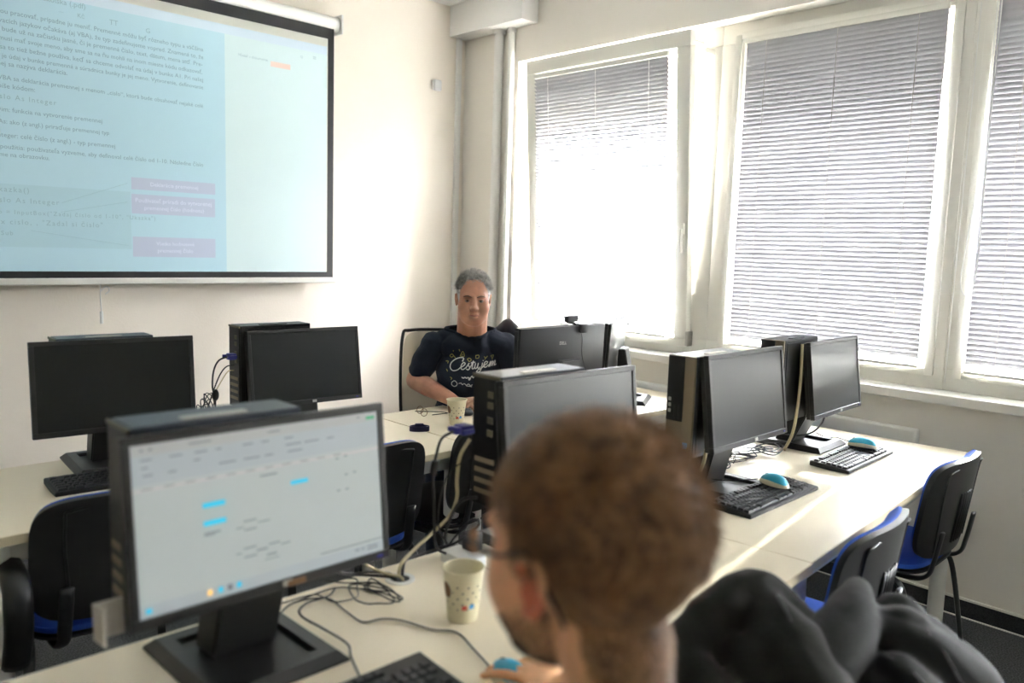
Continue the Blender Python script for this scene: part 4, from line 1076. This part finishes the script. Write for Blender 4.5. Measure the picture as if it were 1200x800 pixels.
hand_into(b, WR, L2(.06, -.175, .788)-WR, (0, 0, 1), -1, curls=(.35, .4, .45, .5), thumb=.3)
hand_into(b, WL, L2(-.07, -.185, .800)-WL, (.0, 0, 1), 1, curls=(.4, .45, .5, .55), thumb=.3)
for s in (-1, 1):
    chain(b, [L2(s*.09, .13, .56), L2(s*.12, -.28, .56)], [.085, .06]); chain(b, [L2(s*.12, -.28, .56), L2(s*.13, -.24, .30), L2(s*.13, -.22, .09)], [.06, .052, .04]); chain(b, [L2(s*.13, -.20, .055), L2(s*.14, -.36, .04)], [.042, .034])
wobj('body', remesh(b, .0045, 3), MT['skin'], p2)
b = BM()
ell(b, L2(-.005, .06, 1.02), (.165, .105, .082)); ell(b, L2(-.005, .055, .88), (.172, .135, .19)); ell(b, L2(0, .09, .73), (.178, .155, .17)); ell(b, L2(0, .15, .62), (.18, .15, .13))
for s in (-1, 1): chain(b, [L2(s*.045, .05, 1.068), L2(s*.155, .052, 1.030)], [.062, .058])
for s, e in ((SR, ER), (SL, EL)): chain(b, [s, s.lerp(e, .35), s.lerp(e, .66)], [.062, .062, .064])
chain(b, [L2(0, .045, 1.03), L2(0, .018, 1.10), L2(0, .005, 1.18)], [.10, .080, .072])
def fold(c, n): return .012*noise.noise(Vector((c.x*9, c.y*9, c.z*16)))+.003*noise.noise(c*30)
ts_me = remesh(b, .005, 8, disp=fold)
tb_ = BM(); tb_.from_mesh(ts_me)
def neckplane(co):
    q = co-O2; yl = q.dot(EY); return co.z-(1.105+(yl-.02)*.28)
bmesh.ops.delete(tb_, geom=[v for v in tb_.verts if neckplane(v.co) > 0 and abs((v.co-O2).dot(EX)) < .105], context='VERTS')
tv_ = BVHTree.FromBMesh(tb_); tb_.to_mesh(ts_me); tb_.free()
ts_me.shade_smooth()
ringp = []
for i_ in range(25):
    a_ = 2*pi*i_/24; dr = EX*cos(a_)+EY*sin(a_); yl = .02+.078*sin(a_); o_ = L2(0, .02, 1.105+(yl-.02)*.28-.006)
    h_ = tv_.ray_cast(o_+dr*.25, -dr, .25); ringp.append(h_[0]-dr*.002 if h_[0] is not None else o_+dr*.086)
ts = wobj('t_shirt', ts_me, MT['navy'], p2)
# collar band
b = BM(); tube(b, ringp, .0075, n=8, k=3, flat=(.6, 1.3)); wobj('collar', b, MT['navy'], p2, smooth=180)
# printed lettering cast on to the shirt
tmp = BM(); tmp.from_mesh(ts.data); bmesh.ops.translate(tmp, vec=p2.location, verts=tmp.verts); bvh = BVHTree.FromBMesh(tmp); tmp.free()
def shirt_print(bm2, x, z, nm, m, ang=0.0, sub=.008):
    """bm2 drawn in XY plane around origin, cast along the wearer's facing direction"""
    bmesh.ops.rotate(bm2, cent=(0, 0, 0), matrix=Matrix.Rotation(ang, 3, 'Z'), verts=bm2.verts)
    for _ in range(2):
        es = [e for e in bm2.edges if e.calc_length() > sub]
        if es: bmesh.ops.subdivide_edges(bm2, edges=es, cuts=1)
    bmesh.ops.triangulate(bm2, faces=bm2.faces)
    for v in bm2.verts:
        o_ = L2(x+v.co.x, -1.0, z+v.co.y); h = bvh.ray_cast(o_, EY)
        v.co = (h[0]-EY*.0018) if h[0] is not None else L2(x+v.co.x, -.09, z+v.co.y)
    wobj(nm, bm2, m, p2)
MT['print'] = mat('off_white_shirt_print', (0.62, 0.62, 0.60, 1), .8); MT['printy'] = mat('yellow_shirt_print', (0.38, 0.34, 0.10, 1), .8)
def stroke(paths, w):
    bm2 = BM()
    for P in paths:
        Q = smooth_path([Vector((p[0], p[1], 0)) for p in P], 5)
        for a_, b_ in zip(Q, Q[1:]):
            d = (b_-a_); 
            if d.length < 1e-6: continue
            n_ = Vector((-d.y, d.x, 0)).normalized()*w/2; e_ = d.normalized()*w*.25
            bm2.faces.new([bm2.verts.new(q) for q in (a_-n_-e_, b_-n_+e_, b_+n_+e_, a_+n_-e_)])
    return bm2
# script word, hand-shaped strokes (unit ~ metres)
k_ = .0039/1.0
def px(pts): return [((x-590)*.0039/11.43, (385-y)*.0039/11.43) for x, y in pts]
word = [px([(440, 345), (455, 310), (420, 300), (350, 320), (290, 370), (275, 430), (310, 470), (370, 460), (420, 420)]),
 px([(420, 420), (450, 405), (478, 375), (455, 360), (425, 395), (425, 440), (450, 450), (490, 425)]),
 px([(490, 425), (530, 370), (520, 390), (540, 430), (520, 455), (495, 445)]),
 px([(530, 445), (560, 400), (588, 342), (578, 395), (572, 435), (586, 444), (604, 428)]), px([(558, 364), (612, 358)]),
 px([(618, 374), (608, 425), (622, 442), (643, 420), (656, 374), (648, 428), (664, 442), (682, 424)]), px([(722, 346), (725, 343)]),
 px([(714, 374), (698, 448), (672, 492), (636, 490), (650, 466), (700, 442), (735, 412)]),
 px([(735, 410), (770, 390), (785, 365), (758, 358), (735, 395), (740, 428), (765, 432), (795, 405)]),
 px([(800, 430), (825, 365), (830, 380), (815, 425), (850, 365), (860, 375), (845, 420), (885, 360), (893, 372), (878, 415), (905, 405)])]
shirt_print(stroke(word, .0045), .010, .955, 'script_print', MT['print'])
shirt_print(stroke([px([(435, 540), (460, 550), (480, 538), (500, 552), (520, 540), (540, 555), (560, 540), (575, 525), (590, 548), (610, 535), (635, 525), (650, 545)]), px([(530, 545), (535, 575), (555, 560)])], .0045), .010, .949, 'small_script_print', MT['print'])
shirt_print(stroke([px([(300, 620), (335, 592), (372, 620), (368, 655), (335, 672), (302, 650), (300, 620)]), px([(400, 625), (430, 618), (445, 640), (470, 622), (500, 645), (530, 630), (555, 655), (580, 640)]), px([(500, 655), (575, 668)])], .003), .010, .949, 'badge_print', MT['print'])
shirt_print(stroke([px([(405, 262), (440, 200), (465, 262), (405, 262)]), px([(420, 240), (452, 240)]), px([(265, 270), (290, 240), (315, 262), (290, 285), (265, 270)]), px([(320, 262), (342, 290)]), px([(505, 300), (530, 290), (560, 310), (530, 330), (505, 300)]),
   px([(620, 255), (660, 252), (660, 285), (622, 290), (620, 255)]), px([(735, 275), (760, 290), (780, 270)]), px([(745, 312), (760, 290)]), px([(830, 270), (868, 268), (850, 300), (830, 270)]), px([(850, 300), (850, 322)]), px([(215, 340), (245, 340), (240, 365)]), px([(225, 440), (240, 470)]), px([(280, 545), (300, 560), (290, 580)]), px([(310, 190), (315, 200)]), px([(390, 175), (400, 195)])], .0028), .010, .949, 'icon_print', MT['printy'])
b = BM()
ell(b, L2(0, .15, .57), (.175, .14, .10))
for s in (-1, 1): chain(b, [L2(s*.09, .13, .56), L2(s*.12, -.28, .56)], [.098, .074]); chain(b, [L2(s*.12, -.28, .56), L2(s*.13, -.24, .30), L2(s*.13, -.22, .10)], [.074, .066, .058])
wobj('trousers', remesh(b, .009, 6), MT['jeans'], p2)
for s in (-1, 1):
    b = BM(); chain(b, [L2(s*.13, -.19, .062), L2(s*.135, -.30, .052), L2(s*.14, -.39, .042)], [.050, .046, .036]); m_ = remesh(b, .006, 4)
    for v in m_.vertices: v.co.z = max(v.co.z, .002)
    wobj('shoe', m_, MT['blackpl'], p2)
def hm2(D):
    x, y, z = D[:, 0], D[:, 1], D[:, 2]; ax = np.abs(x)
    front = (z-(.80-.9*np.clip(ax-.30, 0, 1)))*6+.5
    side = ((y+.22)*1.3+(z-.22)*1.2)*5+.5
    a = np.where(y < -.15, np.where(ax > .70, np.maximum(front, np.minimum((z+.12)*5+.5, (y+.62)*6+.5)), front), np.minimum((z+.10+.75*np.clip(y-.12, -.3, .6)*2.4)*4+.5, side))
    a = np.where(y > .45, (z+.72)*5+.5, a)
    return np.clip(a, 0, 1)
MT['hair2'] = mat('grey_hair', (0.44, 0.42, 0.39, 1), .6, var=.6, vscale=60)
b = BM(); cap(b, MH2, .010, hm2, .0015, amp=.002)
strands(b, MH2, .010, hm2, lambda d: .004 if d.z < .5 else .020, lambda d: .4 if d.z < .5 else 1.0, lambda d: (.25, -.35, .15), 6500, rad=.0009, off=.001, curl=.38, seed=9)
wobj('hair', b, MT['hair2'], p2, smooth=180)
MT['lips'] = mat('lips', (0.36, 0.13, 0.10, 1), .5); MT['brow'] = mat('grey_brown_eyebrow', (0.13, 0.075, 0.05, 1), .7)
for s in (-1, 1):
    b = BM(); tube(b, [MH2 @ Vector(q) for q in ((s*.012, -.1005, .017), (s*.03, -.0985, .023), (s*.049, -.087, .018))], [.004, .0052, .003], n=6, flat=(1, .6)); wobj('eyebrow', b, MT['brow'], p2, smooth=180)
    b = BM(); ell(b, MH2 @ Vector((s*.031, -.0815, .002)), (.0118,)*3, n=3); wobj('eyeball', b, bpy.data.materials['eye_white'], p2, smooth=180)
    b = BM(); ell(b, MH2 @ Vector((s*.031, -.0908, .001)), (.0052, .0035, .0052), n=3); wobj('iris', b, MT['dot'], p2, smooth=180)
    b = BM(); tube(b, [MH2 @ Vector(q) for q in ((s*.0175, -.0905, .002), (s*.025, -.0945, .0072), (s*.034, -.0945, .0078), (s*.044, -.088, .003))], [.002, .003, .003, .002], n=6); wobj('eyelid', b, MT['skin'], p2, smooth=180)
b = BM(); tube(b, [MH2 @ Vector(q) for q in ((-.023, -.0975, -.0665), (-.010, -.1045, -.0645), (0, -.106, -.0658), (.010, -.1045, -.0645), (.023, -.0975, -.0665))], [.0016, .0032, .0030, .0032, .0016], n=8); wobj('lips', b, MT['lips'], p2, smooth=180)

# ------------------------------------------------------------------ jackets
def quilt(c, n): return .007*abs(sin((c.z+.25*c.x)*38+noise.noise(c*6)*1.5))+.008*noise.noise(c*13)-.004
def crease(c, n): return .010*noise.noise(Vector((c.x*7, c.y*7, c.z*11)))+.006*noise.noise(c*22)
MT['leather'] = mat('black_brown_shell_jacket_fabric', (0.0065, 0.0052, 0.0032, 1), .75, spec=.25, bump=.5, bscale=60)
MT['puffer'] = mat('dark_grey_quilted_nylon', (0.011, 0.0103, 0.0100, 1), .75, spec=.25, bump=.3, bscale=90)
def W(x, y, z): return Vector((x, y, z))
j1 = thing('shell_jacket', 'dark shell jacket with zip draped over the chair, beside the front man', 'jacket', (1.25, .62, .47))
b = BM()
chain(b, [W(1.06, .70, .80), W(1.17, .72, .86), W(1.29, .70, .90), W(1.36, .66, .84)], [.035, .04, .045, .05], k=6)
chain(b, [W(1.29, .70, .895), W(1.22, .56, .80), W(1.16, .46, .62), W(1.14, .42, .47)], [.040, .085, .10, .09])
chain(b, [W(1.10, .68, .82), W(1.04, .55, .74), W(1.01, .46, .58)], [.04, .08, .08])
chain(b, [W(1.34, .66, .86), W(1.31, .54, .78), W(1.27, .44, .60)], [.04, .07, .09])
chain(b, [W(1.30, .71, .90), W(1.40, .71, .83), W(1.46, .70, .74)], [.03, .022, .015])
chain(b, [W(1.20, .64, .80), W(1.16, .55, .66), W(1.12, .48, .5)], [.075, .10, .11]); chain(b, [W(1.08, .64, .74), W(1.05, .54, .56)], [.07, .10])
wobj('jacket_shell', remesh(b, .007, 8, disp=crease), MT['leather'], j1)
b = BM(); tube(b, [W(1.27, .64, .918), W(1.24, .60, .90), W(1.19, .545, .86), W(1.12, .455, .78)], .003, n=6); wobj('zip', b, MT['tube'], j1, smooth=180)
j2 = thing('puffer_jacket', 'dark grey quilted puffer jacket draped over the chair at the lower right', 'jacket', (1.48, .50, .47))
b = BM()
chain(b, [W(1.18, .56, .80), W(1.28, .55, .84), W(1.40, .565, .87), W(1.47, .585, .885)], [.05, .058, .05, .03], k=6)      # folded sleeve ridge
chain(b, [W(1.46, .50, .82), W(1.50, .42, .72), W(1.50, .38, .56), W(1.48, .36, .45)], [.075, .10, .115, .11])
chain(b, [W(1.36, .46, .78), W(1.36, .38, .64), W(1.35, .34, .50)], [.07, .10, .11])
chain(b, [W(1.53, .53, .82), W(1.58, .47, .72), W(1.60, .43, .58)], [.06, .08, .08])
chain(b, [W(1.24, .47, .74), W(1.22, .38, .60)], [.07, .09])
wobj('quilted_shell', remesh(b, .007, 10, disp=quilt), MT['puffer'], j2)
b2 = BM(); b2.from_mesh(j2.children[0].data); bmesh.ops.translate(b2, vec=j2.location, verts=b2.verts); bv = BVHTree.FromBMesh(b2); b2.free()
for off in (0, .11):
    P = []
    for i in range(9):
        z_ = .95-.045*i; o_ = W(1.44-off*.9+.0*i, -.4, z_+.25); h = bv.ray_cast(o_, Vector((0, .93, -.36)).normalized())
        if h[0] is not None: P.append(h[0]+h[1]*.001)
    if len(P) > 2:
        b = BM(); tube(b, P, .0022, n=5, k=3); wobj('seam', b, MT['blackpl'], j2, smooth=180)
j3 = thing('dark_jacket', 'dark navy jacket hanging on the office chair behind the seated man’s shoulder', 'jacket', L2(.26, .20, 0.55))
b = BM()
chain(b, [L2(.10, .22, 1.05), L2(.16, .20, 1.10), L2(.185, .19, 1.12), L2(.235, .17, 1.06)], [.03, .034, .030, .03])
chain(b, [L2(.20, .22, 1.05), L2(.24, .24, .85), L2(.24, .25, .62)], [.05, .06, .06]); chain(b, [L2(.10, .25, 1.06), L2(.10, .29, .65)], [.04, .05])
wobj('jacket_shell', remesh(b, .006, 4, disp=crease), mat('black_navy_nylon', (.016, .017, .026, 1), .5, bump=.4), j3)

# ------------------------------------------------------------------ small things on the far desk
t = thing('eyeglasses', 'folded reading glasses lying on the far desk left of the cup', 'eyeglasses', (2.23, 2.78, .7505))
b = BM(); tube(b, [(-.055, .09, .006), (-.02, .045, .008), (.02, -.005, .010), (.045, -.055, .006)], .0018, n=6); obj('temple_arm', b, MT['cable'], t, smooth=180)
b = BM(); tube(b, [(-.045, -.02, .007), (.0, -.045, .012), (.05, -.05, .012)], .0018, n=6); obj('temple_arm', b, MT['cable'], t, smooth=180)
for s, c in ((-1, (-.055, .055)), (1, (-.075, .0))):
    b = BM(); tube(b, [(c[0]+.004*sin(a), c[1]+.022*cos(a), .018+.016*sin(a)) for a in [2*pi*i/14 for i in range(15)]], .0012, n=6, k=2); obj('rim', b, MT['brown'], t, smooth=180)
t = thing('wristwatch', 'dark blue wristwatch strap standing on its side on the far desk', 'wristwatch', (1.975, 2.575, .7505), radians(-35))
def band(bm, pts, w, th):
    P = smooth_path(pts, 5); R_ = []
    for i, p in enumerate(P):
        d = (P[min(i+1, len(P)-1)]-P[max(i-1, 0)]).normalized(); n_ = Vector((d.y, -d.x, 0)).normalized()*th/2
        R_.append([bm.verts.new(q) for q in (p-n_, p+n_, p+n_+Vector((0, 0, w)), p-n_+Vector((0, 0, w)))])
    for A, B in zip(R_, R_[1:]):
        for k in range(4): bm.faces.new((A[k], A[(k+1) % 4], B[(k+1) % 4], B[k]))
    bm.faces.new(R_[0][::-1]); bm.faces.new(R_[-1])
MT['strap'] = mat('dark_blue_rubber', (.018, .018, .07, 1), .4)
b = BM(); band(b, [(-.035, .006, 0), (-.038, -.012, 0), (-.015, -.022, 0), (.015, -.02, 0), (.036, -.01, 0), (.036, .008, 0)], .020, .004); obj('strap', b, MT['strap'], t, smooth=50)
b = BM(); band(b, [(-.036, .006, 0), (-.015, .022, 0), (.01, .024, 0), (.036, .008, 0)], .020, .004); obj('strap', b, MT['strap'], t, smooth=50)
b = BM(); box(b, -.018, .018, .018, .030, 0, .024, bev=.004); obj('watch_case', b, MT['strap'], t, smooth=40)
b = BM(); box(b, .028, .040, -.008, .006, .002, .018, bev=.002); obj('buckle', b, MT['steel'], t, smooth=40)
bm = BM(); ell(bm, (0, 0, 0), (.026, .045, .020), n=3)
for v in bm.verts: v.co.z = max(v.co.z, -.012)
o = obj('glasses_case', bm, mat('dark_grey_shell', (.05, .055, .06, 1), .4), smooth=60); o.location = (2.315, 2.70, .764); o.rotation_euler = (0, 0, .6)
tag(o, 'small dark grey rounded case on the far desk behind the cup', 'case')

# ------------------------------------------------------------------ cables
def cable(label, pts, r=.0022, m='cable', cat='cable', nm='cable', k=6):
    bm = BM(); tube(bm, pts, r, n=7, k=k); o = obj(nm, bm, MT[m], smooth=180); tag(o, label, cat); return o
Z = .7505
def fl(P, r=.0022, dz=0): return [(x, y, Z+r+dz+.0012*(i % 2)) for i, (x, y) in enumerate(P)]
cable('thin dark mouse cable snaking across the front desk from the held mouse', fl([(.938, 1.002), (.958, 1.073), (.977, 1.145), (.946, 1.185), (.925, 1.255), (.898, 1.283), (.863, 1.298), (.862, 1.358), (.866, 1.439), (.80, 1.46), (.74, 1.42)]), .0019)
cable('thin dark keyboard cable curving beside the lit monitor’s base', fl([(.90, 1.46), (.866, 1.435), (.823, 1.437), (.790, 1.416), (.780, 1.384), (.784, 1.316), (.788, 1.236), (.765, 1.186), (.735, 1.105)], dz=.004), .0022)
coil = []
for i in range(40):
    a = i/40*2*pi*3.2; rr = 1+.15*sin(i*1.7)
    coil.append((.955+.026*rr*cos(a)+.025*sin(a*.5), 1.385+.062*rr*sin(a), Z+.003+.010*i/40+.002*sin(i)))
cable('bundled coil of thin black cable on the front desk by the cable hole', [(.80, 1.46, Z+.003), (.87, 1.47, Z+.004), (.92, 1.46, Z+.004)]+coil+[(.93, 1.47, Z+.008), (.90, 1.52, Z-.01+.016)], .0017, k=3)
cable('loose thin cable looping behind the lit monitor', fl([(.72, 1.48), (.78, 1.462), (.85, 1.458), (.86, 1.40), (.91, 1.392), (.935, 1.43), (.96, 1.47), (.94, 1.49)], dz=.006), .0015)
cable('thick black cable from the lit monitor into the desk hole', [(.86, 1.42, .86), (.90, 1.46, .80), (.96, 1.485, .765), (1.01, 1.455, .758), (1.033, 1.424, .752), (1.036, 1.423, .70)], .0035)
cable('second black cable from the lit monitor into the desk hole', [(.87, 1.40, .86), (.93, 1.49, .775), (1.0, 1.47, .765), (1.036, 1.432, .757), (1.040, 1.427, .70)], .003)
cable('beige cable from the lit monitor into the desk hole', [(.89, 1.42, .87), (.98, 1.46, .79), (1.02, 1.44, .765), (1.045, 1.415, .755), (1.048, 1.415, .70)], .0035, 'cabletan')
cable('thick black cable rising from the desk hole towards the centre monitor', [(1.053, 1.425, .70), (1.058, 1.432, .765), (1.09, 1.46, .775), (1.142, 1.482, .765), (1.201, 1.492, .762), (1.27, 1.475, .762), (1.34, 1.44, .765)], .0035)
cable('beige network cable from the desk hole to the centre computer', [(1.048, 1.432, .70), (1.056, 1.440, .770), (1.12, 1.475, .785), (1.19, 1.50, .80), (1.24, 1.49, .84), (1.22, 1.44, .90), (1.185, 1.40, .96), (1.18, 1.385, 1.02), (1.200, 1.375, 1.06)], .0045, 'cabletan')
# connectors at the centre computer
t = thing('video_cable', 'cable with blue plug on the left side of the centre computer', 'cable', (1.20, 1.375, 1.085))
b = BM(); box(b, -.035, -.003, -.018, .018, -.010, .012, bev=.003); box(b, -.05, -.035, -.012, .012, -.007, .009, bev=.002); box(b, -.044, -.01, -.028, -.02, -.005, .005, bev=.001); box(b, -.044, -.01, .02, .028, -.005, .005, bev=.001); obj('plug', b, MT['vga'], t, smooth=40)
b = BM(); tube(b, [(-.05, 0, 0), (-.075, .01, -.015), (-.085, .015, -.05), (-.09, .02, -.10), (-.085, .02, -.16), (-.075, .03, -.22), (-.06, .04, -.28), (-.0, .06, -.32)], .0035, n=8); obj('lead', b, MT['cable'], t, smooth=180)
b = BM(); tube(b, [(-.0865, .016, -.065), (-.0895, .019, -.098)], .0085, n=10, smooth=False); obj('ferrite', b, MT['cable'], t, smooth=40)
cable('black power cable hanging at the left of the centre computer', [(1.20, 1.345, .93), (1.165, 1.36, .925), (1.15, 1.38, .88), (1.17, 1.42, .82), (1.22, 1.46, .775), (1.30, 1.48, .758)], .004)
cable('thin grey cable hanging at the left of the centre computer', [(1.20, 1.37, 1.02), (1.16, 1.40, .98), (1.15, 1.42, .90), (1.18, 1.45, .82), (1.24, 1.47, .76)], .002, 'cable')
t = thing('power_adapter', 'white and black power adapter tangle behind the spotted cup', 'power adapter', (1.21, 1.40, .7505))
b = BM(); box(b, -.03, .03, -.05, .05, 0, .03, bev=.005); obj('adapter_body', b, MT['white'], t, smooth=40)
b = BM(); box(b, .01, .045, -.02, .02, .03, .075, bev=.005); obj('plug', b, MT['charpl'], t, smooth=40)
b = BM(); tube(b, [(0, .05, .015), (.02, .07, .03), (.05, .03, .09), (.02, -.03, .10), (-.02, .0, .06), (-.03, .06, .03), (.03, .08, .02)], .003, n=6); obj('lead', b, MT['cable'], t, smooth=180)

# hanging bundle at the left of the monitor beside the man
t = thing('cable_bundle', 'tangle of black cables with blue plug hanging left of the back-row monitor', 'cables', (1.35, 2.90, 1.06))
b = BM(); box(b, -.030, -.002, -.016, .016, -.012, .012, bev=.003); box(b, -.040, -.005, -.026, -.018, -.006, .006, bev=.001); box(b, -.040, -.005, .018, .026, -.006, .006, bev=.001); obj('plug', b, MT['vga'], t, smooth=40)
b = BM(); tube(b, [(-.03, 0, 0), (-.065, .0, -.012), (-.085, .0, -.05), (-.09, .0, -.11), (-.08, .0, -.15), (-.075, .01, -.22), (-.06, .02, -.30)], .0032, n=6); obj('lead', b, MT['cable'], t, smooth=180)
b = BM(); tube(b, [(0, .01, -.035), (-.03, .01, -.038), (-.055, .01, -.065), (-.08, .01, -.12), (-.11, .0, -.19), (-.13, .0, -.24), (-.17, .0, -.27), (-.22, .0, -.306)], .0025, n=6); obj('lead', b, MT['cable'], t, smooth=180)
b = BM(); tube(b, [(0, 0, -.20), (-.03, 0, -.20), (-.06, 0, -.215), (-.11, .01, -.245), (-.17, .01, -.29)], .004, n=6); obj('lead', b, MT['cable'], t, smooth=180)
b = BM(); tube(b, [(0, .015, -.055), (-.025, .015, -.06), (-.06, .015, -.11), (-.10, .01, -.17), (-.13, .0, -.22), (-.19, .0, -.28), (-.24, 0, -.306)], .0022, n=6); obj('lead', b, MT['cabletan'], t, smooth=180)
r = random.Random(5)
for q in range(3):
    P = []
    for i in range(22):
        a = i*.95+q; P.append((-.105+.022*cos(a)-.012*q+.004*r.random(), .004*sin(i), -.185+.055*sin(a*.8+q)-.02*q))
    b = BM(); tube(b, P, .0018, n=5, k=4); obj('tied_loop', b, MT['cable'], t, smooth=180)
b = BM(); ell(b, (-.078, 0, -.14), (.012, .010, .022)); obj('tie', b, MT['cable'], t, smooth=180)

# right-hand desk
cable('thin mouse cable lying over the base of the centre-right monitor', [(2.345, 1.275, .785), (2.31, 1.30, .783), (2.27, 1.33, .78), (2.24, 1.37, .78), (2.30, 1.44, .765), (2.38, 1.48, .755)], .0018)
cable('thin mouse cable lying over the base of the rightmost monitor', [(3.128, 1.322, .785), (3.16, 1.36, .78), (3.20, 1.41, .775), (3.25, 1.47, .755), (3.30, 1.54, .755)], .0018)
cable('thick black cable drooping under the rightmost monitor', [(3.20, 1.46, .90), (3.16, 1.45, .84), (3.09, 1.46, .80), (3.02, 1.50, .79), (2.96, 1.54, .80)], .0035)
r = random.Random(8)
for i, lab in enumerate(('tangled black cable between the two right monitors, left end', 'tangled black cable between the two right monitors, middle loop', 'tangled black cable beside the rightmost monitor’s base')):
    cx, cy = ((2.55, 1.50), (2.72, 1.52), (2.86, 1.50))[i]
    P = [(cx+.10*cos(k*1.3+i)+.03*r.random(), cy+.05*sin(k*1.9+i), Z+.003+.02*r.random()) for k in range(14)]
    cable(lab, P, .0022, k=5)
for i, (px_, py_) in enumerate(((2.40, 1.42), (2.45, 1.45))):
    b = BM(); tube(b, [(px_, py_, .84), (px_+.01, py_, .825)], .010, n=12, smooth=False); tube(b, [(px_-.005, py_, .85), (px_+.03, py_+.01, .81), (px_+.10, py_+.03, .79), (px_+.14, py_+.06, .76)], .0022, n=6)
    o = obj('audio_plug', b, MT['cable'], smooth=60); tag(o, ('round black plug dangling under the centre-right monitor, left one', 'round black plug dangling under the centre-right monitor, right one')[i], 'plug')
cable('beige cable hanging beside the bronze-grille computer', [(2.13, 1.335, 1.02), (2.115, 1.325, .95), (2.10, 1.33, .85), (2.06, 1.37, .77), (2.04, 1.42, .757)], .0055, 'cabletan')
cable('beige cable curving down behind the rightmost monitor', [(2.905, 1.435, 1.17), (2.90, 1.43, 1.05), (2.885, 1.425, .95), (2.86, 1.425, .84), (2.85, 1.45, .765)], .006, 'cabletan')
cable('thin black cable hanging off the seated man’s desk by the centre monitor', [(2.80, 2.47, .756), (2.86, 2.36, .756), (2.93, 2.29, .757), (2.97, 2.262, .76), (2.96, 2.235, .735), (2.94, 2.236, .68), (2.9, 2.236, .62)], .0025)
